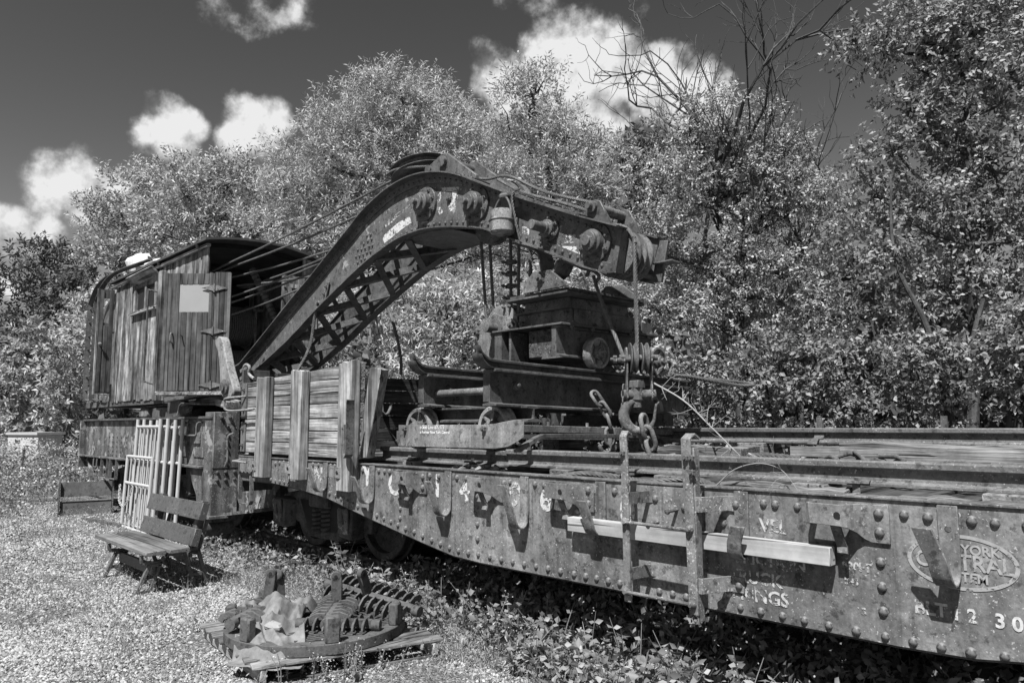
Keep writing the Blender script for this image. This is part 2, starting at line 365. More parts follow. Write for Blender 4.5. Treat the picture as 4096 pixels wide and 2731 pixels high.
# ================================================================ SETTING
def gz(x, y):
    t = np.clip((-np.asarray(x, float) - 8.6) / 3.0, 0, 1); t = t * t * (3 - 2 * t)
    return -.15 + .15 * t + .012 * np.sin(1.7 * np.asarray(x) + .6) * np.cos(1.3 * np.asarray(y)) 
def gravel_mat():
    s = NT('gravel_ground', .95, .15)
    vo = s.n('ShaderNodeTexVoronoi'); vo.inputs['Scale'].default_value = 48; s.L(s.tc, vo.inputs['Vector'])
    vs = s.n('ShaderNodeSeparateColor'); s.L(vo.outputs['Color'], vs.inputs[0])
    a = s.ramp(vs.outputs[0], 0, 1, .14, .42); a = s.math('MULTIPLY', a, s.ramp(vo.outputs['Distance'], .25, .7, 1.0, .5))
    big = s.noise(.9, 6, .65); a = s.math('MULTIPLY', a, s.ramp(big, .34, .66, .55, 1.15))
    dirt = s.noise(3.1, 5, .6); a = s.mixv(s.ramp(dirt, .55, .68, 0, .55, True), a, .16)
    s.col(a); s.bump(s.math('ADD', s.math('MULTIPLY', vo.outputs['Distance'], -1.0), s.math('MULTIPLY', s.noise(90, 3), .5)), .9, .03); return s.m
M['gravel'] = gravel_mat()
def stone_mat():
    s = NT('gravel_stone', .9, .2); a = s.ramp(s.isl, 0, 1, .06, .44); a = s.math('MULTIPLY', a, s.ramp(s.noise(120, 3), .3, .7, .7, 1.2)); s.col(a); return s.m
M['chip'] = stone_mat()
gx = np.concatenate([np.linspace(-260, -40, 12), np.linspace(-36, 8, 90), np.linspace(12, 160, 8)])
gy = np.concatenate([np.linspace(-160, -14, 8), np.linspace(-12, 12, 50), np.linspace(16, 260, 10)])
GX, GY = np.meshgrid(gx, gy, indexing='ij'); GZ = gz(GX, GY) + rng.normal(0, .006, GX.shape)
nx, ny = len(gx), len(gy)
gv = np.stack([GX, GY, GZ], -1).reshape(-1, 3).tolist()
gf = [(i * ny + j, (i + 1) * ny + j, (i + 1) * ny + j + 1, i * ny + j + 1) for i in range(nx - 1) for j in range(ny - 1)]
go = bpy.data.objects.new('ground', mesh_of('ground', gv, gf, M['gravel'], 60)); COL.objects.link(go); go['kind'] = 'structure'; BASE[go] = np.zeros(3)

# loose stones of the gravel yard
def stones(n, xr, yr, smin, smax):
    P = np.stack([rng.uniform(*xr, n), rng.uniform(*yr, n)], 1); pat = np.sin(P[:, 0] * 1.9 + 1.3 * np.sin(P[:, 1] * 2.3)) * np.sin(P[:, 1] * 2.9 + 1.7 * np.sin(P[:, 0] * 1.1)) + .5 * np.sin(P[:, 0] * 5.1 + P[:, 1] * 4.3); P = P[rng.uniform(-.9, 1.0, n) > pat * .75 - .35]; n = len(P)
    s = rng.uniform(smin, smax, n) * rng.uniform(.6, 1.3, n); z = gz(P[:, 0], P[:, 1]); rot = rng.uniform(0, 6.28, n)
    base = np.array([(1, 0, 0), (.2, .9, 0), (-.9, .3, 0), (-.3, -.9, 0), (.7, -.6, .1), (.05, .05, 1.0)])
    F = np.array([(0, 1, 5), (1, 2, 5), (2, 3, 5), (3, 4, 5), (4, 0, 5)])
    J = base[None] * (1 + rng.uniform(-.3, .3, (n, 6, 3))) * s[:, None, None]
    c, si = np.cos(rot)[:, None], np.sin(rot)[:, None]; X = J[:, :, 0] * c - J[:, :, 1] * si; Y = J[:, :, 0] * si + J[:, :, 1] * c
    tilt = rng.uniform(-.7, .7, (n, 1)); Z = J[:, :, 2] * .9 + tilt * X
    vv = np.stack([X + P[:, :1], Y + P[:, 1:], Z + z[:, None] + s[:, None] * .1], -1).reshape(-1, 3)
    ff = (F[None] + 6 * np.arange(n)[:, None, None]).reshape(-1, 3); return vv, ff
def bulk_mesh(name, vv, ff, m):
    me = bpy.data.meshes.new(name); k = ff.shape[1]; me.vertices.add(len(vv)); me.vertices.foreach_set('co', np.asarray(vv, np.float32).ravel())
    me.loops.add(ff.size); me.loops.foreach_set('vertex_index', ff.astype(np.int32).ravel())
    me.polygons.add(len(ff)); me.polygons.foreach_set('loop_start', np.arange(0, ff.size, k, dtype=np.int32))
    me.update(calc_edges=True); me.materials.append(m); return me
def cat_mesh(*parts):
    vs, fs, o = [], [], 0
    for v, f in parts: vs.append(v); fs.append(f + o); o += len(v)
    return np.concatenate(vs), np.concatenate(fs)
sv, sf = cat_mesh(stones(95000, (-7.4, -2.2), (-3.4, .3), .005, .014), stones(70000, (-11.5, -6.5), (-3.6, .4), .006, .017), stones(26000, (-17, -11), (-4.0, .3), .010, .022))
so = bpy.data.objects.new('gravel', bulk_mesh('gravel', sv, sf, M['chip'])); COL.objects.link(so)
so['kind'] = 'stuff'; so['label'] = 'pale loose gravel chips covering the yard'; so['category'] = 'gravel'

# the track under the train
trk = bpy.data.objects.new('railway_track', None); COL.objects.link(trk); trk['kind'] = 'structure'; BASE[trk] = np.zeros(3)
RAILP = [(-.065, 0), (.065, 0), (.065, .012), (.012, .024), (.009, .082), (.042, .094), (.043, .12), (.034, .128), (-.034, .128), (-.043, .12), (-.042, .094), (-.009, .082), (-.012, .024), (-.065, .012)]
def rail_prism(mb, axis, a0, a1, cy, cz, h=.128):
    return mb.prism([(cy + p, cz + q * h / .128) for p, q in RAILP], axis, a0, a1)
for y in (.77, 2.23):
    part('rail', rail_prism(MB(), 'x', -18.5, 8, y, -.075, .14), 'dark', trk)
_s = MB(); _s.box(-.11, .11, .25, 2.75, -.2, -.078); SLE = mesh_of('sleeper', [(a, b - 1.5, c) for a, b, c in _s.v], _s.f, M['wyd'])
for i in range(46): inst('sleeper', SLE, trk, (-18.2 + i * .56, 1.5, 0))

# ================================================================ FLAT CAR
fc = thing('flat_car', 'long riveted steel flat car with fish-belly side sill, hooks and deck rails', 'railway wagon', (-2.8, 1.5, 0))
BOTL = [(-8.66, .86), (-7.8, .872), (-7.2, .842), (-6.6, .786), (-5.9, .664), (-5.3, .566), (-4.95, .512), (-4.62, .466), (-4.3, .455)]
BOT_S = BOTL + [(-5.6 - x, z) for x, z in BOTL[::-1]]
poly = [(-8.66, 1.14)] + [] ; poly = [(3.06, 1.14), (-8.66, 1.14)] + BOT_S
sill = part('side_sill', MB().prism(poly, 'y', .0, .014), 'sill', fc)
part('side_sill', MB().prism(poly, 'y', 2.986, 3.0), 'sill', fc)
part('sill_flange', MB().box(-8.66, 3.06, -.012, .10, 1.1405, 1.152), 'rust', fc, .002)
fb = MB(); fb.ribbon([(x, .06, z - .006) for x, z in BOT_S], (0, 1, 0), .1, .012); part('lower_flange', fb, 'dark', fc)
part('end_beam', MB().box(-8.70, -8.645, .0, 3.0, .72, 1.16), 'dark', fc); part('end_beam', MB().box(3.06, 3.11, 0, 3, .72, 1.16), 'dark', fc)
part('centre_beam', MB().box(-8.6, 3.0, 1.2, 1.8, .55, 1.0), 'dark', fc)
RV = [(-7.857, 1.105), (-7.851, 1.02), (-7.726, 1.088), (-7.628, 1.1), (-7.532, 1.109), (-7.429, 1.099), (-7.423, 1.01), (-7.822, .907), (-7.714, .899), (-7.608, .898), (-7.504, .896), (-7.416, .887), (-7.037, 1.099), (-6.891, 1.109), (-6.781, 1.109), (-6.54, 1.11), (-6.462, 1.108), (-5.956, 1.092), (-5.69, 1.095), (-5.6, 1.094), (-5.518, 1.096), (-5.41, 1.092), (-4.932, 1.086), (-4.811, 1.087), (-6.548, .84), (-6.438, .822), (-6.331, .8), (-6.22, .782), (-6.123, .765), (-6.033, .748), (-5.923, .728), (-5.81, .708), (-5.711, .692), (-5.599, .674), (-5.489, .656), (-5.382, .638), (-5.268, .618), (-5.143, .602), (-5.022, .58), (-4.9, .561), (-4.785, .542), (-4.667, .525), (-4.575, 1.088), (-4.459, 1.088), (-3.96, 1.085), (-3.70, 1.084), (-3.607, 1.082), (-3.18, 1.079), (-2.98, 1.079), (-4.555, .515), (-4.435, .514), (-4.317, .514), (-4.186, .513), (-4.058, .51), (-3.935, .508), (-3.816, .507), (-3.697, .508), (-3.58, .508), (-3.462, .506), (-3.34, .504), (-3.236, .504), (-3.143, .505), (-3.045, .503), (-2.952, .502), (-2.651, .498), (-2.556, .498), (-2.461, .495), (-2.208, 1.078), (-1.95, 1.078), (-1.883, 1.077), (-1.76, 1.075), (-1.34, 1.075), (-1.234, 1.077), (-1.13, 1.074), (-.95, 1.074), (-.86, 1.073), (-.74, 1.072), (-2.235, .495), (-2.113, .495), (-1.993, .494), (-1.87, .493), (-1.751, .492), (-1.624, .49), (-1.489, .49), (-1.353, .49), (-1.23, .49), (-1.11, .49), (-.991, .492), (-.862, .503), (-.74, .51), (-1.353, .948), (-1.354, .839), (-1.354, .723), (-1.355, .606), (-4.339, .957), (-4.332, .859), (-4.327, .742), (-4.325, .631), (-5.36, .99), (-5.36, .93), (-5.36, .86), (-5.35, .78), (-5.35, .70), (-3.3, .93), (-2.2, .95), (-2.2, .6)]
RV += [(-.6 + .125 * i, 1.073) for i in range(28)] + [(-.6 + .125 * i, lerp_poly(BOT_S, -.6 + .125 * i) + .05) for i in range(28)]
qy = facing((0, -1, 0)); qx = facing((1, 0, 0)); qz = facing((0, 0, 1))
for x, z in RV: inst('rivet', RIV['sill'], sill, (x, 0, z), qy, random.uniform(.9, 1.08))

# patch panel between the ladder stiles
pp = part('patch_plate', MB().box(-2.80, -2.43, -.012, -.001, .56, 1.13), 'sill', fc, .002)
for x, z in ((-2.765, 1.07), (-2.655, 1.055), (-2.45, 1.02)): inst('rivet', RIV['sill'], pp, (x, -.012, z), qy)
for x, z in ((-2.50, 1.0), (-2.64, .915)):
    b = MB(); b.cyl((x, -.01, z), (x - .02, -.085, z - .006), .011, n=8); b.lathe([(.02, 0), (.017, .012), (.0001, .018)], (x - .02, -.085, z - .006), (-.1, -1, 0), 8); part('bolt', b, 'rust', pp)

# hooks hung on the sill
def jhook(x, zb, zt, d, dx=0.0, w=.085, zc=1.135):
    r = .058; pts = [(x, -.010, zc), (x, -.011, (zc + zb) / 2), (x, -.012, zb + r * 2.2)]
    for k in range(1, 7):
        a = math.pi * k / 7; pts.append((x + dx * .15 * k / 6, -.012 - r + r * math.cos(a), zb + r * 1.3 - r * 1.3 * math.sin(a)))
    for t in (0.15, .45, .75, 1.0): pts.append((x + dx * (.15 + .85 * t), -.012 - 2 * r - (d - 2 * r) * t, zb + r * 1.3 + (zt - zb - r * 1.3) * t))
    mb = MB(); mb.ribbon(pts, (1, 0, 0), w, .013); return mb
for x, zb, zt, d, dx in ((-6.63, .855, 1.09, .165, -.05), (-5.79, .80, 1.045, .165, -.07), (-4.68, .785, 1.06, .165, -.05), (-3.80, .77, 1.08, .165, -.07), (-3.09, .80, 1.02, .15, -.04), (-2.08, .775, .96, .14, .05), (-1.045, .785, 1.045, .165, -.065)):
    hk = part('bar_hook', jhook(x, zb, zt, d, dx), 'sill', fc, .003)
    if x > -5: inst('pin_hole_mark', RIV['small'], hk, (x, -.018, 1.03), qy, (1.3, 1.3, .3))
# stake pockets
def pocket(x):
    path = [(x - .125, .002), (x - .125, -.105), (x - .11, -.118), (x + .03, -.118), (x + .065, -.10), (x + .09, -.05), (x + .115, -.018), (x + .15, -.009), (x + .235, -.009)]
    zt = [1.115] * 9; zt[3] = 1.113; zb = [1.015, 1.012, 1.012, 1.008, 1.0, .975, .945, .93, .93]
    mb = MB(); mb.wall(path, zt, zb, .013); return mb
POC = [-8.06, -7.24, -6.25, -5.20, -4.20, -3.38, -1.535, -.3, .9, 2.1]
for i, x in enumerate(POC):
    pk = part('stake_pocket', pocket(x), 'sill', fc, .002)
    for dz in (1.075, .985): inst('rivet', RIV['sill'], pk, (x + .19, -.015, dz), qy, 1.1)
    hole = MB(); hole.lathe([(.017, 0), (.016, .003), (.0001, .003)], (x + .03, -.1255, 1.062), (0, -1, 0), 10); part('pin_hole_mark', hole, 'black', pk)  # no real opening: a black disc paints the dark inside of the hole
    if i > 2:
        lip = MB(); lip.ribbon([(x + .01, -.10, 1.01), (x + .015, -.075, .95), (x + .02, -.05, .90), (x + .03, -.075, .87)], (1, 0, 0), .05, .012); part('lip', lip, 'rust', pk)
# ladder
ld = part('end_ladder', MB().ribbon([(-2.745, -.15, 1.45), (-2.745, -.185, 1.468), (-2.745, -.208, 1.44), (-2.74, -.205, 1.3), (-2.74, -.203, .9), (-2.74, -.2, .455)], (1, 0, 0), .052, .014), 'lichen', fc, .002)
rs = MB(); rs.ribbon([(-2.275, -.15, 1.43), (-2.285, -.185, 1.455), (-2.30, -.208, 1.43), (-2.302, -.205, 1.33), (-2.29, -.204, .9), (-2.285, -.2, .46)], (1, 0, 0), .062, .014)
rs.box(-2.27, -2.258, -.197, -.14, .42, 1.38); part('stile', rs, 'lichen', ld, .002)
for z, zz, m in ((.927, .922, 'lichen'), (.517, .518, 'rust')):
    rg = part('rung', MB().cyl((-2.755, -.226, z), (-2.275, -.226, zz), .0105, n=8), m, ld)
    for x in (-2.74, -2.29):
        k = MB(); k.lathe([(.026, 0), (.024, .012), (.012, .03), (.0001, .03)], (x, -.212, z), (0, -1, 0), 10); part('bolt', k, m, rg)
for x, z in ((-2.745, 1.335), (-2.30, 1.32), (-2.262, 1.32), (-2.262, 1.24)): inst('bolt', BOLT, ld, (x, -.212, z), qy, .8)
for z in (1.06, .615):
    k = MB(); k.wall([(-2.315, -.192), (-2.24, -.19), (-2.17, -.02), (-2.155, -.008), (-2.08, -.008)], [z + .045] * 5, [z - .04] * 5, .011); part('bracket', k, 'lichen', ld, .002)
    k = MB(); k.wall([(-2.765, -.192), (-2.72, -.19), (-2.70, -.02), (-2.665, -.008)], [z + .04] * 4, [z - .03] * 4, .011); part('bracket', k, 'rust', ld)
for x, z in ((-2.11, 1.06), (-2.11, .615)): inst('rivet', RIV['sill'], ld, (x, -.013, z), qy)
# deck
_d = MB(); _d.box(-.095, .095, .11, 2.88, -.02, .02); DPL = mesh_of('deck_plank', [(a, b - 1.5, c) for a, b, c in _d.v], _d.f, M['wyd'])
for i in range(57):
    if i in (12, 20, 27, 28, 33, 37, 38): continue
    o = inst('deck_plank', DPL, fc, (-8.5 + i * .203, 1.5 + random.uniform(-.04, .02), 1.075 + random.uniform(-.012, .012)), Vector((0, 0, 1)).rotation_difference(Vector((random.uniform(-.02, .02), random.uniform(-.01, .01), 1))))
for i in range(13): part('cross_timber', MB().box(-8.3 + i * .92, -8.12 + i * .92, .15, 2.8, 1.096, 1.184), 'wy', fc, .006)
part('deck_rail', rail_prism(MB(), 'x', -6.06, -4.27, .30, 1.172), 'railtop', fc); part('deck_rail', rail_prism(MB(), 'x', -4.262, 3.0, .285, 1.186), 'railtop', fc)
part('deck_rail', rail_prism(MB(), 'x', -5.95, 3.0, 2.42, 1.337), 'railtop', fc)
part('deck_pipe', MB().cyl((-4.4, 2.28, 1.345), (3, 2.28, 1.345), .022, n=10), 'railtop', fc)
for i in range(7): part('rail_block', MB().box(-5.7 + i * 1.2, -5.45 + i * 1.2, 2.2, 2.62, 1.186, 1.335), 'wy', fc, .005)
for x in (-5.5, -4.62, -3.02, -1.52, -.2):
    k = MB(); k.obox((x, .215, 1.205), (.055, .02, 0), (-.012, .05, .0), (0, .002, .008)); k.lathe([(.02, 0), (.02, .018), (.0001, .018)], (x, .205, 1.212), (0, 0, 1), 4)
    k.box(x - .02, x + .02, .18, .19, 1.1, 1.2); part('rail_clip', k, 'rust', fc, .002)
for x in (-2.62, -.9):
    k = MB(); k.ribbon([(x, 2.20, 1.33), (x, 2.24, 1.37), (x, 2.34, 1.376), (x, 2.36, 1.40)], (1, 0, 0), .08, .012); part('rail_clip', k, 'rust', fc)
for x in (-2.9, -1.86):   # far pocket irons seen over the back rail
    part('stake_iron', MB().box(x, x + .05, 2.97, 2.985, 1.15, 1.56), 'rust', fc)
# far stake pocket castings, bogies
def wheel_mb(c, r, wd, side=-1, ribs=0, flange=.03):
    """rail wheel, axle along y, outer face towards side"""
    mb = MB(); mb.lathe([(r * .30, -wd * .5), (r * .32, -wd * .1), (r * .80, wd * .12), (r * .82, -wd * .45), (r * .97, -wd * .5), (r, -wd * .42), (r, wd * .30), (r + flange, wd * .36), (r + flange, wd * .5), (r * .8, wd * .5), (r * .3, wd * .5)], c, (0, -side, 0), 28); return mb
def bogie(xc, parent):
    sf_ = [(xc - 1.0, .58), (xc - .95, .40), (xc - .55, .40), (xc - .33, .26), (xc + .33, .26), (xc + .55, .40), (xc + .95, .40), (xc + 1.0, .58), (xc + .9, .70), (xc + .42, .78), (xc - .42, .78), (xc - .9, .70)]
    b = part('bogie', MB().prism(sf_, 'y', .40, .50), 'dark', parent, .015)
    hole = [(xc - .5, .66), (xc - .3, .35), (xc + .3, .35), (xc + .5, .66)]; part('side_frame_recess_shade', MB().prism(hole, 'y', .394, .399), 'black', b)  # thin black slab on the solid frame paints the shade of its opening
    for s in (-1, 1):
        x = xc + s * .72
        part('wheel', wheel_mb((x, .77, .50), .43, .12), 'dark', b); part('wheel', wheel_mb((x, 2.23, .50), .43, .12, 1), 'dark', b)
        part('axle', MB().cyl((x, .35, .5), (x, 2.65, .5), .07), 'dark', b)
        jb = MB(); jb.prism([(x - .13, .36), (x + .11, .34), (x + .13, .66), (x - .10, .68)], 'y', .24, .42); j = part('journal_box', jb, 'dark', b, .02)
        lid = MB(); lid.obox((x, .225, .53), (.10, 0, 0), (0, .012, .01), (.02, -.02, .13)); part('lid', lid, 'body', j, .01)
        part('lid_lug', MB().ribbon([(x - .01, .208, .66), (x, .195, .6), (x + .01, .2, .5)], (1, 0, 0), .05, .02), 'rust', j, .006)
    for k in (-.1, .1):
        sp = MB(); sp.tube([(xc + k + .07 * math.cos(t * .55), .42 + .07 * math.sin(t * .55), .29 + t * .0042) for t in range(80)], .016, 6); part('spring', sp, 'dark', b)
    part('bolster', MB().box(xc - .2, xc + .2, .33, 2.67, .60, .75), 'dark', b, .02)
bogie(-7.38, fc); bogie(1.78, fc)
# stirrup steps and end gear
for x0, x1, y in ((-8.60, -8.30, -.01),):
    part('stirrup_step', MB().ribbon([(x0, y, .93), (x0 + .02, y - .01, .64), (x0 + .06, y - .015, .60), (x1 + .02, y - .015, .60), (x1 + .04, y - .01, .64), (x1, y, .93)], (0, 1, 0), .05, .014), 'rust', fc, .003)
part('grab_iron', MB().tube(spline([(-8.62, -.01, 1.1), (-8.62, -.09, 1.09), (-8.60, -.1, 1.09), (-8.28, -.1, 1.085), (-8.26, -.09, 1.085), (-8.26, -.01, 1.07)], 4), .012, 8), 'light', fc)
ep = part('corner_plate', MB().box(-8.655, -8.2, -.012, -.001, .92, 1.13), 'sill', fc, .002)
for x in (-8.6, -8.5, -8.4, -8.3): 
    for z in (1.09, .96): inst('rivet', RIV['small'], ep, (x, -.012, z), qy, 1.4)
cp = part('coupler', MB().box(-9.15, -8.7, 1.38, 1.62, .62, .88), 'dark', fc, .03); part('coupler_knuckle', MB().prism([(-9.42, .56), (-9.12, .56), (-9.12, .96), (-9.42, .96)], 'y', 1.33, 1.67), 'dark', cp, .04)
# end posts with bolts at the left end of the car
for z0, z1 in ((1.2, 1.55), (1.62, 2.02)):
    ep2 = part('end_bracket', MB().box(-8.62, -8.50, -.02, .05, z0, z1), 'rust', fc, .004)
    for z in (z0 + .08, z1 - .08): inst('bolt', BOLT, ep2, (-8.55, -.02, z), qy, .9)
gi = MB(); gi.tube(spline([(-8.5, -.02, 1.86), (-8.72, -.16, 1.84), (-8.78, -.16, 1.80), (-8.76, -.15, 1.70), (-8.45, -.1, 1.69), (-8.1, -.1, 1.70)], 5), .013, 8); part('lift_rod', gi, 'light', fc)
gi = MB(); gi.tube(spline([(-8.75, -.05, 1.42), (-8.8, -.1, 1.36), (-8.78, -.1, 1.1), (-8.84, -.1, 1.02)], 5), .014, 8); part('lift_rod', gi, 'rust', fc)
# lettering on the sill
for t, x, z, s, m in (('N', -6.78, .99, .23, 'faint'), ('Y', -5.88, 1.03, .25, 'white'), ('C', -5.45, .975, .25, 'white'), ('1', -4.83, 1.0, .25, 'white'), ('4', -4.48, .985, .25, 'white'), ('9', -3.91, .985, .25, 'white'), ('6', -3.59, .985, .25, 'white'), ('0', -3.17, 1.02, .23, 'faint'), ('0', -2.88, .95, .23, 'faint'),
    ('VEL', -1.90, .955, .10, 'faint'), ('FRICTION', -1.93, .768, .09, 'faint'), ('TRUCK', -2.02, .665, .095, 'faint'), ('SPRINGS', -2.02, .572, .10, 'faint'), ('920FT', -1.47, .80, .055, 'faint'), ('INS', -1.50, .725, .045, 'faint'), ('15', -1.46, .585, .05, 'faint'), ('BLT', -1.145, .652, .085, 'faint'), ('1', -1.04, .65, .085, 'white'), ('2', -.975, .648, .085, 'white'), ('3', -.87, .646, .085, 'white'), ('0', -.805, .644, .085, 'white')):
    lettering(t, x, -.0028, z, s, m, sill, .009 if s > .2 else .0022)
ov = MB(); N = 64
for k in range(N):
    a0, a1 = 2 * math.pi * k / N, 2 * math.pi * (k + 1) / N
    q = [(-1.005 + rx * math.cos(a), -.003, .882 + rz * math.sin(a)) for a in (a0, a1) for rx, rz in ((.226, .124), (.208, .108))]
    ov.add(q, [(0, 1, 3, 2)])
part('painted_herald', ov, 'herald', sill, smooth=0)
lettering('NEW YORK', -1.0, -.0032, .94, .06, 'herald', sill, .0016, .95); lettering('CENTRAL', -1.0, -.0032, .880, .10, 'herald', sill, .0018, .9); lettering('SYSTEM', -1.0, -.0032, .816, .058, 'herald', sill, .0016)

# ---------------------------------------------------------------- timber side and stakes
tw = thing('timber_side_wall', 'weathered plank side wall on the flat car with three upright stakes', 'wooden wall', (-7.2, 0, 1.15))
for x, z0, z1, w, l in ((-7.93, .93, 2.07, .235, .0), (-7.11, .945, 2.10, .235, .0), (-6.15, .885, 2.125, .235, .01)):
    mb = MB(); n = 6; top = [(x - w / 2 + w * k / n, z1 + random.uniform(-.02, .015)) for k in range(n + 1)]
    mb.prism([(x + w / 2 - .005, z0), (x - w / 2, z0)] + [(x - w / 2 + l, z0 + (z1 - z0) * .5)] + [(a + l, b) for a, b in top] + [(x + w / 2 + l, z0 + .5)], 'y', -.105, -.004); part('stake', mb, 'wz', tw, .006)
zz = [1.165, 1.30, 1.325, 1.452, 1.582, 1.732, 1.845, 1.985]
for i in range(7):
    a, b = zz[i] + .004, zz[i + 1] - .004; x0 = -8.55 + random.uniform(-.03, .03); x1 = -6.03
    if i == 0: b = 1.318
    if i == 1: a = 1.322; 
    if i == 0 or i == 1: a, b = ((1.19, 1.318), (1.326, 1.448))[i]
    if i == 2: a, b = 1.456, 1.578
    if i == 3: a, b = 1.586, 1.726
    if i == 4: a, b = 1.734, 1.838
    if i == 5: a, b = 1.846, 1.97
    if i == 6: a, b = 1.976, 2.02
    xs = np.linspace(x0, x1, 9); top = [(x, b + (.10 * (x - x0) / (x1 - x0) if i == 6 else 0) + random.uniform(-.006, .004)) for x in xs]; botl = [(x, a + random.uniform(-.003, .003)) for x in xs]
    part('plank', MB().prism(botl + top[::-1], 'y', random.uniform(-.003, .006), .055), 'wx', tw, .004)
sb = MB(); sb.ribbon([(-6.06, -.118, 1.52), (-6.06, -.12, 1.30), (-6.05, -.128, 1.24), (-6.01, -.14, 1.21), (-5.965, -.15, 1.24), (-5.955, -.155, 1.32), (-5.94, -.165, 1.5), (-5.915, -.18, 1.72), (-5.90, -.185, 1.75)], (.25, 1, 0), .075, .014)
sbp = part('iron_strap', sb, 'rust', tw, .003); 
for z in (1.48, 1.33): inst('bolt', BOLT, sbp, (-6.105, -.108, z), qy, 1)
mb = MB(); mb.prism([(-5.93, 1.2), (-6.10, 1.2), (-5.905, 2.05), (-5.86, 2.06), (-5.80, 2.05), (-5.71, 2.03)], 'y', .02, .11); solo('leaning_stake', mb, 'wz', 'loose grooved wooden stake leaning beside the plank wall on the flat car', 'stake', (-6.0, .06, 1.2), bev=.006)
bw = thing('plank_bulkhead', 'dark horizontal plank bulkhead standing across the flat car deck', 'bulkhead', (-8.2, 1.5, 1.1))
for i in range(6):
    z = 1.13 + i * .168; part('plank', MB().box(-8.22 + random.uniform(-.004, .004), -8.16, .2, 2.75, z, z + .16), 'wyd', bw, .004)
for y in (.5, 1.5, 2.5): part('post', MB().box(-8.34, -8.225, y, y + .14, 1.1, 2.12), 'wz', bw, .006)
hb = MB(); hb.ribbon([(-8.13, 1.66, 2.06), (-8.12, 1.66, 1.8), (-8.11, 1.67, 1.68), (-8.09, 1.70, 1.645), (-8.08, 1.74, 1.66), (-8.07, 1.77, 1.72), (-8.06, 1.78, 1.80)], (1, .0, 0), .05, .014); solo('hanging_hook', hb, 'rust', 'flat iron hook hanging on the dark plank bulkhead', 'hook', (-8.13, 1.66, 2.06))

# ================================================================ LOWER TROLLEY (beams across the car on small wheels)
tr = thing('beam_trolley', 'rusty boom-rest trolley of two crosswise steel beams on small spoked wheels', 'trolley', (-4.75, 1.45, 1.3))
def tilt(y): return -.025 * y
def ibeam(mb, xf, y0, y1, ztop, h, fw=.16, ft=.02, wt_=.016):
    """I-beam along y; xf is the +x flange edge"""
    xc = xf - fw / 2; prof = [(xc - fw / 2, 0), (xc + fw / 2, 0), (xc + fw / 2, ft), (xc + wt_ / 2, ft * 1.5), (xc + wt_ / 2, h - ft * 1.5), (xc + fw / 2, h - ft), (xc + fw / 2, h), (xc - fw / 2, h), (xc - fw / 2, h - ft), (xc - wt_ / 2, h - ft * 1.5), (xc - wt_ / 2, ft * 1.5), (xc - fw / 2, ft)]
    o = len(mb.v); mb.prism(prof, 'y', y0, y1); mb.v[o:] = [(a, b, c + ztop - h + tilt(b)) for a, b, c in mb.v[o:]]; return mb
def bent_rail(mb, xc, y0, y1, z):
    pr = [(p * .95, q * .62) for p, q in RAILP]; path = [(y0 - .11, .10), (y0 - .085, .055), (y0 - .05, .028), (y0 - .01, .008), (y0 + .03, 0), (y1, 0)]; vs = []; n = len(pr)
    for yy, dz in path: vs += [(xc + p, yy, z + tilt(yy) + dz + q) for p, q in pr]
    fs = [(i * n + k, i * n + n + k, i * n + n + (k + 1) % n, i * n + (k + 1) % n) for i in range(len(path) - 1) for k in range(n)] + [tuple(range(n)), tuple((len(path) - 1) * n + k for k in range(n))[::-1]]
    return mb.add(vs, fs)
for xf, y0, zt in ((-4.2, .08, 1.955), (-5.22, .20, 1.972)):
    bm_ = part('cross_beam', ibeam(MB(), xf, y0, 2.88, zt, .295), 'dark', tr, .003)
    part('beam_rail', bent_rail(MB(), xf - .08, y0 - .02, 2.95, zt + .003), 'dark', bm_)
    for y, z in ((y0 + .28, 1.83), (y0 + 1.28, 1.78)): inst('bolt', BOLT, bm_, (xf - .072, y, z), qx, 1.5)
    part('end_gusset', MB().box(xf - .155, xf - .09, y0 + .004, y0 + .02, zt - .26, zt - .03), 'dark', bm_)
part('tie_tube', MB().cyl((-5.29, .36, 1.795), (-4.29, .36, 1.80), .033), 'rust', tr)
part('side_beam', MB().prism([(.36, 1.53), (.52, 1.53), (.52, 1.55), (.45, 1.56), (.45, 1.635), (.52, 1.645), (.52, 1.662), (.36, 1.662), (.36, 1.645), (.43, 1.635), (.43, 1.56), (.36, 1.55)], 'x', -5.5, -4.13), 'dark', tr, .002)
part('side_beam', MB().box(-5.5, -4.13, 2.3, 2.46, 1.48, 1.60), 'dark', tr)
for x in (-5.44, -4.42):
    for y, zc, sd in ((.29, 1.487, -1), (2.42, 1.645, 1)):
        w = part('wheel', wheel_mb((x, y, zc), .178, .1, sd, flange=.022), 'light', tr)
        hm = MB(); hm.lathe([(.062, -.02), (.06, .05), (.045, .06), (.04, .085), (.0001, .085)], (x, y + sd * .03, zc), (0, sd, 0), 14); part('hub', hm, 'rust', w)
        for k in range(6):
            a = k * math.pi / 3 + .35; rb_ = MB(); rb_.bar((x + .05 * math.cos(a), y + sd * .03, zc + .05 * math.sin(a)), (x + .145 * math.cos(a), y + sd * .03, zc + .145 * math.sin(a)), .014, .04, (0, 1, 0)); part('spoke', rb_, 'rust', w)
sk = MB(); sk.wall([(-5.385, .0), (-4.25, .0), (-4.12, .004), (-4.0, .02), (-3.94, .05), (-3.91, .10)], [1.512, 1.512, 1.52, 1.54, 1.55, 1.55], [1.325, 1.328, 1.33, 1.345, 1.38, 1.42], .012)
skp = part('skirt_plate', sk, 'skirt', tr, .002)
part('skirt_arm', MB().box(-5.42, -5.30, .0, .2, 1.36, 1.46), 'rust', tr); part('skirt_arm', MB().box(-4.47, -4.37, .006, .2, 1.40, 1.46), 'rust', tr)
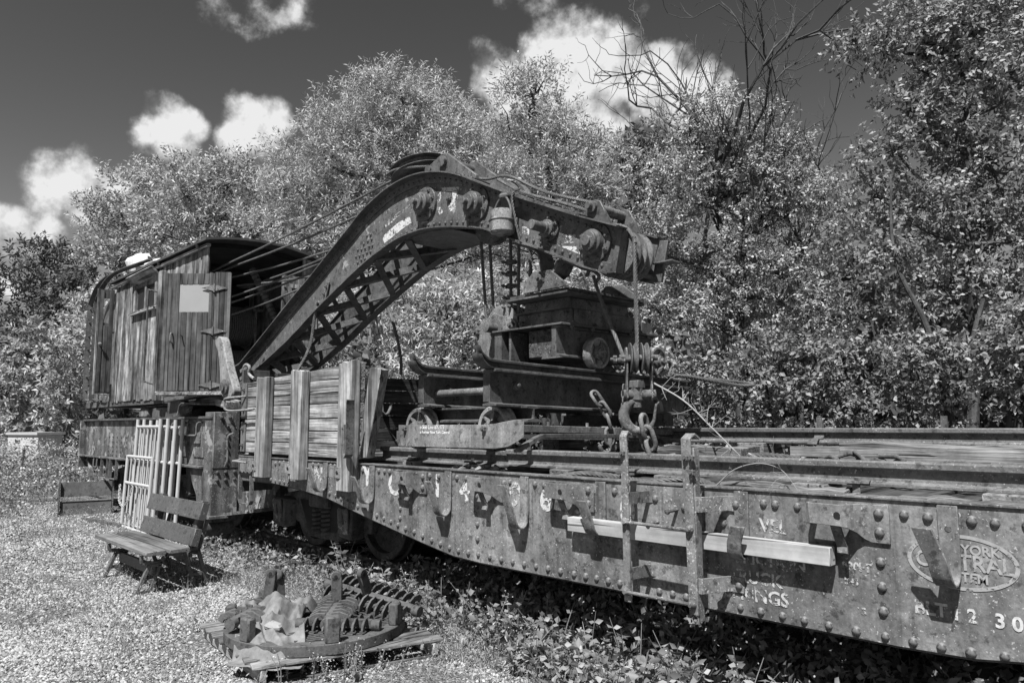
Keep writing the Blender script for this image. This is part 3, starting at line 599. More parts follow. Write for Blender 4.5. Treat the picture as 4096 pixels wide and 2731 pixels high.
for x, z in ((-5.28, 1.478), (-4.24, 1.478)): inst('bolt', BOLT, skp, (x, -.006, z), qy, 1)
for t, x, z, s in (('o Soo Line #X-173', -4.90, 1.492, .047), ('o Former New York Central', -4.865, 1.449, .037)): lettering(t, x, -.0085, z, s, 'sign', skp, .0006, .92)
lb = MB(); 
for z0, z1, m in ((-.0, .058, 0),): lb.obox((-4.12, 1.42, 1.448), (.025, 0, 0), (0, 1.26, -.035), (0, 0, .029))
lbp = part('tie_bar', lb, 'rust', tr, .003)
part('tie_bar', MB().obox((-4.12, 1.42, 1.385), (.02, 0, 0), (0, 1.24, -.035), (0, 0, .02)), 'dark', tr)
for y in (.6, 1.1, 1.9, 2.55): part('tie_bolt', MB().cyl((-4.12, y, 1.49 - .027 * y), (-4.12, y, 1.55 - .027 * y), .014, n=8), 'rust', lbp)
part('bent_tie', MB().ribbon([(-3.98, .10, 1.315), (-3.98, .30, 1.40), (-3.98, .38, 1.42), (-3.98, 1.9, 1.392), (-3.98, 2.0, 1.37), (-3.98, 2.2, 1.26)], (1, 0, 0), .05, .035), 'dark', tr, .004)

# ================================================================ CRADLE CARRIAGE on top of the beams
cr = thing('boom_cradle', 'stacked steel boom cradle with timber blocks riding on small wheels over the beams', 'cradle', (-4.8, 1.6, 2.03))
part('lower_beam', MB().prism([(-4.44, 2.115), (-4.35, 2.115), (-4.35, 2.135), (-4.385, 2.145), (-4.385, 2.375), (-4.35, 2.385), (-4.35, 2.402), (-4.44, 2.402)], 'y', 1.0, 2.48), 'dark', cr, .002)
part('lower_beam', MB().box(-5.2, -5.1, 1.0, 2.48, 2.115, 2.40), 'dark', cr)
part('deck_plate', MB().box(-5.22, -4.30, .98, 2.52, 2.404, 2.422), 'dark', cr, .002)
for y in np.linspace(1.2, 2.4, 5): inst('bolt', BOLT, cr, (-4.325, y, 2.422), qz, .9)
for y in np.linspace(1.15, 2.35, 5): inst('bolt', BOLT, cr, (-4.325, y, 2.402), facing((0, 0, -1)), .9)
part('side_channel', MB().box(-5.05, -4.36, 1.19, 1.21, 2.425, 2.575), 'rust', cr, .003); part('side_channel_lip', MB().box(-5.06, -4.35, 1.13, 1.208, 2.576, 2.588), 'rust', cr)
inst('bolt', BOLT, cr, (-4.42, 1.19, 2.53), qy, 1.2); inst('bolt', BOLT, cr, (-5.0, 1.19, 2.49), qy, 1.2)
part('front_channel', MB().box(-4.36, -4.34, 1.215, 2.24, 2.425, 2.572), 'rust', cr, .003)
part('upper_box', MB().prism([(1.11, 2.575), (2.06, 2.575), (2.03, 2.672), (1.13, 2.672)], 'x', -4.9, -4.345), 'rust', cr, .003)
part('end_angle', MB().box(-4.60, -4.34, 2.26, 2.44, 2.425, 2.54), 'dark', cr, .003)
part('timber_block', MB().box(-4.80, -4.47, 1.06, 2.3, 2.12, 2.395), 'wyd', cr, .015); part('timber_block', MB().box(-4.92, -4.60, 1.2, 1.9, 2.60, 2.70), 'wyd', cr, .015)
part('upright_plate', MB().box(-5.02, -4.99, 1.02, 1.25, 2.06, 2.40), 'rust', cr, .003); part('upright_plate', MB().prism([(-5.10, 2.46), (-5.00, 2.47), (-4.92, 2.74), (-4.99, 2.76)], 'y', 1.26, 1.30), 'dark', cr)
for x, z0, z1 in ((-4.86, 2.48, 2.74), (-4.58, 2.59, 2.73)):
    part('rod', MB().cyl((x, 1.24, z0), (x, 1.24, z1), .011, n=8), 'rust', cr)
part('foot_angle', MB().prism([(-4.53, 2.10), (-4.3, 2.10), (-4.3, 2.115), (-4.45, 2.118), (-4.47, 2.2), (-4.49, 2.2)], 'y', .96, 1.0), 'rust', cr)
part('base_plate', MB().box(-4.98, -4.20, .95, 2.12, 2.676, 2.70), 'dark', cr, .003); part('base_plate', MB().box(-4.95, -4.19, .97, 2.1, 2.703, 2.725), 'dark', cr, .003)
for y, m in ((.93, 'light'), (2.0, 'dark')):
    gp = part('gable_plate', MB().prism([(-4.73, 2.726), (-4.73, 2.80), (-4.60, 2.915), (-4.38, 2.90), (-4.19, 2.745), (-4.18, 2.726)], 'y', y, y + .03), 'rust', cr, .004); 
    if m == 'light': gp['label'] = 'sunlit gable plate'; inst('bolt', BOLT, gp, (-4.50, y, 2.84), qy, 1.6)
for i, (y, x) in enumerate(((1.44, -4.285), (2.40, -4.285), (1.44, -5.305), (2.40, -5.305))):
    c = (x, y, 2.035 + tilt(y) + .148 + .018 if x > -5 else 2.2); mb = MB(); r = .145; wd = .1
    mb.lathe([(r * .35, .02), (r * .82, .03), (r * .86, .05), (r, .05), (r, -.045), (r * .35, -.045)], c, (1, 0, 0), 26); w = part('wheel', mb, 'light', cr)
    hm = MB(); hm.lathe([(.07, .02), (.066, .05), (.05, .058), (.048, .08), (.026, .085), (.024, .11), (.0001, .11)], c, (1, 0, 0), 16); part('hub', hm, 'rust', w)
    for k in range(6):
        a = k * math.pi / 3 + .2; q = MB(); q.bar((c[0] + .03, c[1] + .06 * math.cos(a), c[2] + .06 * math.sin(a)), (c[0] + .03, c[1] + .12 * math.cos(a), c[2] + .12 * math.sin(a)), .012, .02, (1, 0, 0)); part('rib', q, 'rust', w)
# ================================================================ RAILWAY CRANE
ck = thing('railway_crane', 'old rail-mounted crane with weathered wooden cab and humped riveted steel boom', 'crane', (-12.7, 1.4, 0))
# carbody
cb = part('carbody', MB().box(-15.72, -9.92, .10, .13, .975, 1.60), 'body', ck, .003)
part('carbody_side', MB().box(-15.72, -9.92, 2.87, 2.9, .975, 1.60), 'body', ck)
part('carbody_deck', MB().box(-15.75, -9.65, .04, 2.95, 1.602, 1.635), 'dark', ck, .003)
part('lower_flange', MB().box(-15.75, -9.92, .0, .3, .945, .972), 'body', ck, .003)
part('end_sill', MB().box(-15.80, -15.73, .0, 2.9, .74, 1.6), 'body', ck, .004)
part('centre_sill', MB().box(-15.6, -9.7, 1.1, 1.7, .5, .95), 'dark', ck)
for x in (-15.45, -14.55, -13.0, -11.6): part('flange_bracket', MB().prism([(x, .944), (x + .03, .944), (x + .35, .55), (x + .30, .53)], 'y', .06, .12), 'body', cb)
for i, x in enumerate((-14.25, -14.02, -13.79, -13.56, -13.3)):
    for z in (1.32, 1.24, 1.16, 1.08, 1.01):
        if random.random() < .9: inst('rivet', RIV['body'], cb, (x, .10, z), qy, .85)
for x in (-10.9, -10.35): part('cover_plate', MB().box(x, x + .36, .085, .099, 1.08, 1.42), 'body', cb, .004)
for x0, x1, z in ((-11.0, -10.6, 1.5), (-10.4, -10.08, 1.5), (-14.8, -14.6, .9)):
    part('grab_iron', MB().tube(spline([(x0, .1, z + .05), (x0, .02, z + .04), (x0, .01, z - .1), (x0 + .02, .01, z - .12), (x1 - .02, .01, z - .12), (x1, .01, z - .1), (x1, .02, z + .04), (x1, .1, z + .05)], 3), .013, 6), 'rust', cb)
for x0 in (-14.3, -13.8): part('stirrup_step', MB().ribbon([(x0, .02, .95), (x0, .01, .62), (x0 + .33, .01, .62), (x0 + .33, .02, .95)], (0, 1, 0), .05, .014), 'rust', cb)
part('brake_cylinder', MB().cyl((-14.1, .5, .6), (-13.3, .5, .6), .14), 'dark', ck); 
for x in (-12.6, -10.9): part('hanger', MB().prism([(x, .94), (x + .25, .94), (x + .2, .55), (x + .05, .5)], 'y', .2, .25), 'dark', ck)
bogie(-14.0, ck); bogie(-11.15, ck)
# corner column of the end sill
cl = part('end_column', MB().box(-9.90, -9.60, .055, .40, .26, 1.69), 'body', ck, .006)
for z in (1.50, 1.40, 1.30, 1.20, 1.10, 1.02): inst('rivet', RIV['body'], cl, (-9.60, .235, z), qx, 1.05)
for z in (.90, .80):
    for y in (.12, .23, .35): inst('rivet', RIV['body'], cl, (-9.60, y, z), qx, 1.05)
for y in (.15, .26): inst('bolt', BOLT, cl, (-9.60, y, 1.62), qx, 1.0)
part('seam', MB().box(-9.602, -9.594, .05, .405, .955, .967), 'dark', cl)
part('column_wing', MB().prism([(-10.4, .95), (-9.93, .95), (-9.93, .30), (-10.05, .30), (-10.1, .55), (-10.3, .75)], 'y', .06, .1), 'body', cl, .004); part('column_foot', MB().box(-10.2, -9.58, .02, .3, .30, .345), 'body', cl, .006)
part('buffer_casting', MB().prism([(-9.59, .36), (-8.55, .50), (-8.6, .84), (-9.0, .90), (-9.59, .90)], 'y', .42, .5), 'body', ck, .01)
part('buffer_casting_flange', MB().obox((-9.1, .38, .42), (.52, 0, .07), (0, .12, 0), (0, 0, .02)), 'body', ck)
part('roller', MB().cyl((-9.75, .02, .19), (-9.75, .38, .19), .12), 'dark', ck)
# deck clutter castings
part('turntable_ring', MB().cyl((-12.4, 1.4, 1.637), (-12.4, 1.4, 1.80), 1.15, n=40), 'dark', ck, .01); part('turntable_block', MB().box(-13.35, -12.9, .28, .9, 1.64, 1.80), 'body', ck, .03)
la = spline([(-9.55, 0, 2.64), (-9.44, 0, 2.67), (-9.33, 0, 2.63), (-9.24, 0, 2.48), (-9.10, 0, 2.22), (-8.95, 0, 2.02), (-8.92, 0, 1.92), (-9.02, 0, 1.85), (-9.22, 0, 1.86), (-9.32, 0, 1.97), (-9.36, 0, 2.2), (-9.44, 0, 2.45), (-9.53, 0, 2.56)], 4)
arm = part('lever_arm', MB().prism([(p[0], p[2]) for p in la], 'y', .0, .11), 'light', ck, .015); 
ab = MB(); ab.lathe([(.10, 0), (.10, .03), (.06, .04), (.06, .06), (.0001, .06)], (-9.14, .0, 2.0), (0, -1, 0), 18); part('pivot', ab, 'rust', arm)
for dz in (0, .12, .24, .36):
    q = MB(); q.bar((-8.98, .12, 1.90 + dz * .8), (-8.78, .14, 1.96 + dz * .8), .04, .05); part('clevis', q, 'rust', ck, .006)
part('clevis_plate', MB().box(-8.80, -8.76, .05, .4, 1.72, 2.2), 'dark', ck, .005)
q = MB(); q.tube(spline([(-8.92, .15, 2.13), (-8.92, .12, 2.22), (-8.84, .12, 2.27), (-8.74, .12, 2.23), (-8.76, .12, 2.16), (-8.70, .12, 2.12), (-8.56, .1, 2.08)], 5), .018, 8); part('eye_rod', q, 'light', ck)

# --- boom girders
TOP = [(-11.3, 2.14), (-10.85, 2.36), (-9.92, 2.82), (-9.05, 3.26), (-8.65, 3.445), (-8.27, 3.64), (-7.98, 3.787), (-7.70, 3.93), (-7.43, 4.07), (-7.2, 4.155), (-6.92, 4.233), (-6.62, 4.272), (-6.335, 4.27), (-6.06, 4.23), (-5.8, 4.157), (-5.556, 4.06), (-5.27, 3.915), (-4.95, 3.755), (-4.66, 3.61), (-4.3, 3.445), (-3.96, 3.29), (-3.56, 3.125)]
BOT = [(-11.1, 1.98), (-10.37, 2.268), (-9.27, 2.673), (-8.585, 2.978), (-8.03, 3.207), (-7.38, 3.454), (-7.03, 3.551), (-6.7, 3.626), (-6.35, 3.648), (-6.06, 3.628), (-5.8, 3.587), (-5.55, 3.537), (-5.27, 3.466), (-5.06, 3.375), (-4.72, 3.22), (-4.48, 3.115), (-4.13, 2.949), (-3.97, 2.87), (-3.69, 2.763)]
def smooth2(p, k=3): return [(q[0], q[1]) for q in spline([(a, b, 0) for a, b in p], k)]
TOPS, BOTS = smooth2(TOP), smooth2(BOT)
YN = .95
def yf(x): return 1.72 - .26 * min(1, max(0, (x + 6.0) / 2.4))        # far girder closes in towards the tip
G = {}
for nm, near in (('near', True), ('far', False)):
    outline = TOPS + BOTS[::-1]
    mb = MB()
    o0 = len(mb.v); mb.prism(outline, 'y', 0, .016)
    mb.v[o0:] = [(a, b + (YN if near else yf(a)), c) for a, b, c in mb.v[o0:]]
    g = part('boom_girder', mb, 'boomp' if near else 'boom', ck); G[nm] = g
    fl = MB()
    s = -1 if near else 1
    def yy(x, d): return (YN if near else yf(x) + .016) + s * d
    fl.ribbon([(x, yy(x, .03), z + .006) for x, z in TOPS], (0, 1, 0), .15, .014); part('top_flange', fl, 'boom', g)
    fl = MB(); fl.ribbon([(x, yy(x, .02), z - .008) for x, z in BOTS], (0, 1, 0), .12, .014); part('bottom_flange', fl, 'boom', g)
    an = MB()
    def strip(off0, off1, poly, th):
        vs = []; n = len(poly)
        for i, (x, z) in enumerate(poly):
            a, b = poly[max(i - 1, 0)], poly[min(i + 1, n - 1)]; tx, tz = b[0] - a[0], b[1] - a[1]; l = math.hypot(tx, tz); nx_, nz_ = tz / l, -tx / l
            for o in (off0, off1):
                for t in (0, th): xx = x + nx_ * o; vs.append((xx, yy(x, t), z + nz_ * o))
        fs = []
        for i in range(n - 1):
            k = i * 4; fs += [(k, k + 4, k + 6, k + 2), (k + 1, k + 3, k + 7, k + 5), (k, k + 1, k + 5, k + 4), (k + 2, k + 6, k + 7, k + 3)]
        return vs, fs
    an.add(*strip(0, .10, TOPS, .012)); part('top_angle', an, 'boom', g)
    seg = [p for p in BOTS if p[0] > -7.2]; an = MB(); an.add(*strip(0, -.075, seg, .012)); part('bottom_angle', an, 'boom', g)
    def along(poly, off, step, x0, x1):
        P = [V3((a, b, 0)) for a, b in poly]; cum = [0]
        for a, b in zip(P, P[1:]): cum.append(cum[-1] + np.linalg.norm(b - a))
        out = []; d = .02
        while d < cum[-1]:
            x = np.interp(d, cum, [p[0] for p in P]); z = np.interp(d, cum, [p[1] for p in P]); x2 = np.interp(d + .02, cum, [p[0] for p in P]); z2 = np.interp(d + .02, cum, [p[1] for p in P])
            l = math.hypot(x2 - x, z2 - z) + 1e-9
            if x0 <= x <= x1: out.append((x + (z2 - z) / l * off, z - (x2 - x) / l * off))
            d += step
        return out
    if near:
        R1 = along(TOPS, .055, .098, -10.7, -3.7)
        for x, z in R1: inst('rivet', RIV['boom'], g, (x, yy(x, .012), z), qy)
        for x, z in along(BOTS, -.042, .098, -7.15, -3.75): inst('rivet', RIV['boom'], g, (x, yy(x, .012), z), qy, 1.05)
        for x, z in [(-7.42, 3.80), (-7.34, 3.80), (-7.49, 3.71), (-7.40, 3.73), (-7.32, 3.74), (-7.62, 3.66), (-7.54, 3.65), (-7.46, 3.65), (-7.37, 3.66), (-7.30, 3.66), (-7.66, 3.58), (-7.58, 3.58), (-7.50, 3.58), (-7.42, 3.59), (-7.34, 3.59), (-7.62, 3.50), (-7.54, 3.52), (-7.46, 3.52), (-7.6, 3.44), (-7.52, 3.45)]: inst('rivet', RIV['boom'], g, (x, YN, z), qy, 1.15)
part('splice_seam', MB().ribbon([(-7.27, YN - .001, 3.83), (-7.19, YN - .001, 3.56)], (1, 0, .3), .012, .006), 'boom', G['near'])
end = MB(); end.prism([(-3.57, 3.12), (-3.60, 3.12), (-3.72, 2.77), (-3.64, 2.76)], 'y', .93, 1.03); part('end_angle', end, 'boom', G['near'], .003)
part('end_foot', MB().prism([(-4.0, 2.868), (-3.69, 2.755), (-3.66, 2.84), (-3.98, 2.955)], 'y', .935, .949), 'boom', G['near'], .002)
# lacing between the girders
lac = MB(); st = [-6.62, -7.25, -7.92, -8.58, -9.24, -9.9, -10.5]
for i in range(len(st)):
    for j in (i - 1, i + 1):
        if not 0 <= j < len(st): continue
        a = (st[i], YN + .03, lerp_poly(BOTS, st[i]) - .03 - (.012 if j > i else 0)); b = (st[j], yf(st[j]) - .02, lerp_poly(BOTS, st[j]) - .03 - (.012 if j > i else 0))
        q = MB(); q.bar(a, b, .085, .012); q.bar((a[0], a[1], a[2] + .045), (b[0], b[1], b[2] + .045), .012, .085); part('lacing_bar', q, 'boom', ck)
        if j > i:
            a = (st[i], YN + .03, lerp_poly(TOPS, st[i]) - .03); b = (st[j], yf(st[j]) - .02, lerp_poly(TOPS, st[j]) - .03)
            q = MB(); q.bar(a, b, .07, .014); part('lacing_bar', q, 'boom', ck)
bp = MB(); bs = [p for p in BOTS if -6.75 < p[0] < -5.75]; bp.ribbon([(x, 1.34, z - .02) for x, z in bs], (0, 1, 0), .74, .012); part('belly_plate', bp, 'boom', ck)
tp = MB(); ts = [p for p in TOPS if -7.1 < p[0] < -5.7]; tp.ribbon([(x, 1.32, z + .018) for x, z in ts], (0, 1, 0), .80, .01); part('crown_plate', tp, 'boom', ck)
for x in np.linspace(-4.9, -4.0, 8): inst('rivet', RIV['boom'], ck, (x, .93, lerp_poly(TOPS, x) + .013), qz, 1.1)
sp = MB(); sp.ribbon([(x, .93, z + .02) for x, z in TOPS if -5.1 < x < -3.9], (0, 1, 0), .16, .012); part('splice_strip', sp, 'boom', ck)
sp = MB(); sp.ribbon([(x, 1.15, z + .035) for x, z in TOPS if -5.0 < x < -4.0], (0, 1, 0), .14, .012); part('splice_strip', sp, 'boom', ck)
for i, x in enumerate(np.linspace(-4.9, -4.1, 8)): inst('bolt', BOLT, ck, (x, .93, lerp_poly(TOPS, x) + .026), qz, .6)
# pins through the boom
def hub(x, z, prof, bolts=0, rb=0):
    q = MB(); q.lathe(prof, (x, YN - .001, z), (0, -1, 0), 26); h = part('sheave_pin', q, 'boom', ck, .003)
    for k in range(bolts):
        a = 2 * math.pi * (k + .3) / bolts; inst('bolt', BOLT, h, (x + rb * math.cos(a), YN - .03, z + rb * math.sin(a)), qy, .85)
for x, z in ((-6.245, 3.93), (-5.40, 3.74)): hub(x, z, [(.19, 0), (.19, .028), (.125, .034), (.12, .10), (.105, .112), (.09, .115), (.085, .15), (.035, .152), (.03, .20), (.0001, .2)], 8, .155)
hub(-4.39, 3.28, [(.115, 0), (.115, .022), (.085, .026), (.082, .07), (.06, .075), (.055, .10), (.046, .105), (.046, .26), (.0001, .262)], 6, .098)
hub(-3.86, 3.055, [(.175, 0), (.175, .028), (.115, .034), (.11, .085), (.09, .095), (.085, .125), (.045, .13), (.045, .15), (.0001, .15)], 8, .145)
for x, z in ((-5.83, 3.9), (-5.86, 3.9)): inst('bolt', BOLT, G['near'], (x, YN, z), qy, .9)
# worn paint on the web
for poly, m in (([(-6.06, 3.98), (-6.0, 4.02), (-5.97, 3.93), (-6.0, 3.86), (-5.95, 3.78), (-6.02, 3.76), (-6.05, 3.84)], 'white'), ([(-5.80, 3.97), (-5.72, 3.98), (-5.70, 3.88), (-5.76, 3.84), (-5.74, 3.77), (-5.84, 3.76), (-5.86, 3.82), (-5.79, 3.88)], 'white'), ([(-7.1, 3.72), (-6.95, 3.78), (-6.75, 3.84), (-6.55, 3.86), (-6.52, 3.78), (-6.7, 3.74), (-6.9, 3.68), (-7.05, 3.64)], 'white'), ([(-7.05, 3.86), (-6.8, 3.95), (-6.56, 4.0), (-6.55, 3.96), (-6.8, 3.90), (-7.02, 3.82)], 'faint'), ([(-4.75, 3.38), (-4.66, 3.36), (-4.66, 3.28), (-4.75, 3.30)], 'white'), ([(-4.25, 3.1), (-4.05, 3.06), (-4.0, 2.98), (-4.2, 3.02)], 'white'), ([(-4.2, 3.2), (-4.05, 3.16), (-4.1, 3.1), (-4.22, 3.12)], 'faint'), ([(-6.0, 4.06), (-5.7, 4.0), (-5.6, 3.93), (-5.7, 3.95), (-6.0, 4.02)], 'faint')):
    q = MB(); q.add([(x, YN - .002, z) for x, z in poly], [tuple(range(len(poly)))]); part('worn_paint', q, m, G['near'], smooth=0)
# head sheaves, crown sheave, idlers
def sheave(name, c, ax, r, w, parent, m='rust', n=32):
    q = MB(); q.lathe([(r * .2, -w / 2), (r, -w / 2), (r, -w * .32), (r * .86, -w * .1), (r * .86, w * .1), (r, w * .32), (r, w / 2), (r * .2, w / 2)], c, ax, n); return part(name, q, m, parent)
for y in (1.10, 1.27): sheave('head_sheave', (-3.74, y, 2.965), (0, 1, 0), .215, .11, ck)
for y in (1.18, 1.34): sheave('idler_sheave', (-5.28, y, 3.78), (0, 1, 0), .24, .1, ck)
for y in (1.2, 1.38): sheave('idler_sheave', (-6.24, y, 3.9), (0, 1, 0), .26, .1, ck)
sheave('idler_sheave', (-5.42, 1.2, 3.62), (0, 1, 0), .25, .1, ck)
cs_ax = unit((-.22, -.08, 1)); cs = V3((-6.78, 1.28, 4.52))
for d in (-.045, .05):
    q = MB(); q.lathe([(.05, -.01), (.37, -.008), (.375, .0), (.37, .008), (.05, .01)], cs + cs_ax * d, cs_ax, 36); part('crown_sheave_disc', q, 'dark', ck)
q = MB(); q.lathe([(.3, -.045), (.27, 0), (.3, .045)], cs, cs_ax, 32); q.lathe([(.05, -.2), (.05, .09), (.03, .1), (.03, .15), (.0001, .15)], cs, cs_ax, 12); part('crown_sheave_core', q, 'rust', ck)
for y, dx in ((1.02, 0), (1.42, .03)):
    zf = lambda x: lerp_poly(TOPS, x) + .02
    part('crown_bracket', MB().prism([(-6.42 + dx, zf(-6.42) + .0), (-6.35 + dx, zf(-6.35) + .10), (-6.08 + dx, 4.48), (-5.98 + dx, 4.47), (-5.50 + dx, zf(-5.5) + .05), (-5.50 + dx, zf(-5.5))], 'y', y, y + .045), 'boom', ck, .006)
part('crown_pin', MB().cyl((-6.03, .98, 4.38), (-6.03, 1.52, 4.38), .06), 'boom', ck); part('crown_pin', MB().cyl((-6.3, 1.0, 4.36), (-6.3, 1.5, 4.36), .05), 'boom', ck)
for x in np.linspace(-6.45, -5.5, 8): inst('rivet', RIV['boom'], ck, (x, .96, lerp_poly(TOPS, x) + .014), qz, 1.2)
for y in (1.0, 1.42):
    part('tip_lug', MB().prism([(-4.05, lerp_poly(TOPS, -4.05)), (-3.98, 3.44), (-3.92, 3.47), (-3.85, 3.44), (-3.72, lerp_poly(TOPS, -3.72))], 'y', y, y + .03), 'boom', ck, .006)
part('tip_roller', MB().cyl((-3.93, .97, 3.40), (-3.93, 1.48, 3.40), .045), 'rust', ck); q = MB(); q.lathe([(.055, 0), (.055, .03), (.03, .035), (.03, .08), (.0001, .08)], (-3.93, 1.0, 3.40), (0, -1, 0), 12); part('roller_nut', q, 'rust', ck)
for z in (2.80, 2.95, 3.08):
    part('tip_spacer', MB().cyl((-3.66, 1.0, z), (-3.66, 1.5, z), .022, n=8), 'boom', ck)
tf = MB(); tf.prism([(-3.60, 3.12), (-3.48, 3.10), (-3.56, 2.74), (-3.72, 2.76)], 'y', 1.47, 1.50); tf.box(-3.62, -3.42, 1.42, 1.56, 2.90, 2.915); part('tip_far_plate', tf, 'boom', ck, .003)
sd = MB(); sd.ribbon([(-4.86, 1.02, 3.235), (-4.58, 1.02, 3.12), (-4.53, 1.02, 3.08), (-4.46, 1.02, 2.80)], (0, 1, 0), .2, .018); part('saddle_plate', sd, 'boom', ck, .003)
sd = MB(); sd.ribbon([(-4.60, 1.05, 2.87), (-4.44, 1.05, 2.85), (-4.36, 1.05, 2.88), (-4.30, 1.05, 2.97), (-4.24, 1.05, 2.985), (-4.02, 1.05, 2.86)], (0, 1, 0), .22, .03); part('saddle_plate', sd, 'rust', ck, .004)
# sling eye on the boom side
part('eye_plate', MB().prism([(-8.29, 3.36), (-8.25, 3.34), (-8.33, 3.12), (-8.5, 3.04), (-8.53, 3.08), (-8.40, 3.18)], 'y', .915, .935), 'rust', ck, .003)
inst('bolt', BOLT, ck, (-8.30, .915, 3.29), qy, .9); inst('bolt', BOLT, ck, (-8.35, .915, 3.20), qy, .9)

# --- cab
CY = .2
part('cab_floor', MB().box(-16.3, -10.5, .22, 1.98, 1.86, 1.96), 'dark', ck)
part('cab_rear_wall', MB().box(-14.72, -14.68, .24, 1.95, 1.97, 4.05), 'inner', ck); part('cab_side_far', MB().box(-14.7, -10.4, 1.94, 1.98, 1.97, 4.05), 'cabz', ck)
part('cab_back_partition', MB().box(-12.9, -12.85, .27, 1.93, 1.97, 4.0), 'inner', ck)
wallp = part('cab_wall', MB().box(-14.66, -12.0, .235, .26, 1.95, 3.98), 'inner', ck)
x = -14.66; 
while x < -12.36:
    w = random.uniform(.085, .115); z1 = 4.06; z0 = 1.93 + random.uniform(-.02, .02)
    if -13.62 < x + w / 2 < -12.44:
        part('plank', MB().box(x, x + w - .006, CY + random.uniform(-.004, .006), .233, z0, 3.46), 'cabz', wallp, .003)
    else: part('plank', MB().box(x, x + w - .006, CY + random.uniform(-.004, .006), .233, z0, z1), 'cabz', wallp, .003)
    x += w
win = part('window', MB().box(-13.60, -12.46, .19, .235, 3.44, 3.485), 'cabz', ck); part('sill', MB().box(-13.66, -12.40, .13, .20, 3.41, 3.438), 'wx', win)
part('frame', MB().box(-13.60, -13.50, .185, .235, 3.486, 3.98), 'cabz', win); part('frame', MB().box(-12.55, -12.46, .185, .235, 3.486, 3.98), 'cabz', win); part('mullion', MB().box(-13.06, -12.98, .19, .235, 3.486, 3.87), 'cabz', win)
part('frame', MB().box(-13.58, -12.47, .187, .235, 3.87, 3.93), 'cabz', win)
part('header', MB().obox((-13.05, .15, 4.02), (.65, 0, .01), (0, .08, -.07), (0, .01, .012)), 'wx', win)
part('pane', MB().box(-13.49, -12.56, .222, .226, 3.49, 3.86), 'black', win)
for x0, x1, yy0 in ((-12.38, -12.24, .17), (-12.22, -12.05, .12), (-12.03, -11.93, .19)): part('corner_post', MB().box(x0, x1, yy0, .235, 1.90, 3.98), 'cabz', ck, .006)
q = MB(); q.tube(spline([(-12.28, .15, 3.66), (-12.33, .05, 3.68), (-12.36, .03, 3.64), (-12.36, .03, 3.1), (-12.37, .03, 2.3), (-12.30, .05, 2.2), (-12.2, .14, 2.16)], 5), .014, 6); part('hand_rail', q, 'dark', ck)
uw = part('upper_wall', MB().box(-12.36, -10.42, .225, .24, 3.70, 4.04), 'inner', ck)
x = -12.36
while x < -10.42:
    w = random.uniform(.09, .13); part('plank', MB().box(x, min(x + w - .006, -10.4), CY + random.uniform(-.004, .004), .224, 3.69 + random.uniform(-.01, .02), 4.075), 'cabz', uw, .003); x += w
# folding door, swung in at an angle
D0 = V3((-10.42, -.34, 0)); D1 = V3((-9.82, .30, 0)); dd = unit(D1 - D0); dn = np.array((dd[1], -dd[0], 0)); DL = np.linalg.norm(D1 - D0)
door = part('folding_door', MB().obox((D0 + D1) / 2 + np.array((0, 0, 2.80)) - dn * .02, dd * DL / 2, dn * .008, (0, 0, .80)), 'doorz', ck); door['label'] = 'dark plank door with grey board in its window'
nP = 12
for i in range(nP):
    a, b = DL * i / nP, DL * (i + 1) / nP - .005; c = D0 + dd * (a + b) / 2; top = 3.61 + (.015 if i > 8 else 0); lowz = 1.985
    segs = [(lowz, 3.07), (3.455, top)] if 1.5 < i < 8 else [(lowz, top)]
    for z0, z1 in segs: part('plank', MB().obox(c + np.array((0, 0, (z0 + z1) / 2)), dd * (b - a) / 2, dn * random.uniform(.010, .013), (0, 0, (z1 - z0) / 2)), 'doorz', door, .003)
wb = D0 + dd * DL * (5.0 / nP); part('window_board', MB().obox(wb + np.array((0, 0, 3.26)), dd * DL * 3.05 / nP, dn * .006, (0, 0, .196)), 'panel', door)
for a in (0, DL * .18, DL * .70, DL * .985): part('door_batten', MB().obox(D0 + dd * a + np.array((0, 0, 2.80)), dd * .022, dn * .019, (0, 0, .815)), 'doorz', door, .003)
for z in (3.40, 2.80, 2.06):
    c = D0 + dd * DL * .76 + dn * .024 + np.array((0, 0, z)); q = MB()
    for s in (-1, 1): vs = [c + dd * .015 * s + np.array((0, 0, .042)), c + dd * .18 * s, c + dd * .015 * s - np.array((0, 0, .042)), c - dd * .015 * s]; vs = vs + [p + dn * .007 for p in vs]; q.add(vs, [(0, 1, 2, 3), (7, 6, 5, 4), (0, 4, 5, 1), (1, 5, 6, 2), (2, 6, 7, 3), (3, 7, 4, 0)])
    q.cyl(c + dn * .01 + np.array((0, 0, -.06)), c + dn * .01 + np.array((0, 0, .06)), .014, n=8); part('strap_hinge', q, 'rust', door)
q = MB(); c = D0 + dd * .11 + dn * .015; q.tube(spline([c + np.array((0, 0, 2.77)), c + dn * .05 + np.array((0, 0, 2.765)), c + dn * .06 + np.array((0, 0, 2.71)), c + dn * .05 + np.array((0, 0, 2.65)), c + np.array((0, 0, 2.645))], 4), .010, 8); part('door_handle', q, 'light', door)
q = MB(); c = D0 + dd * .24 + dn * .015 + np.array((0, 0, 2.74)); q.cyl(c, c + dn * .08, .008, n=8); part('door_peg', q, 'rust', door)
part('door_ledge', MB().obox((D0 + D1) / 2 + dn * .02 + np.array((.0, 0, 1.945)), dd * DL * .54, dn * .12, (0, 0, .025)), 'wx', ck, .006)
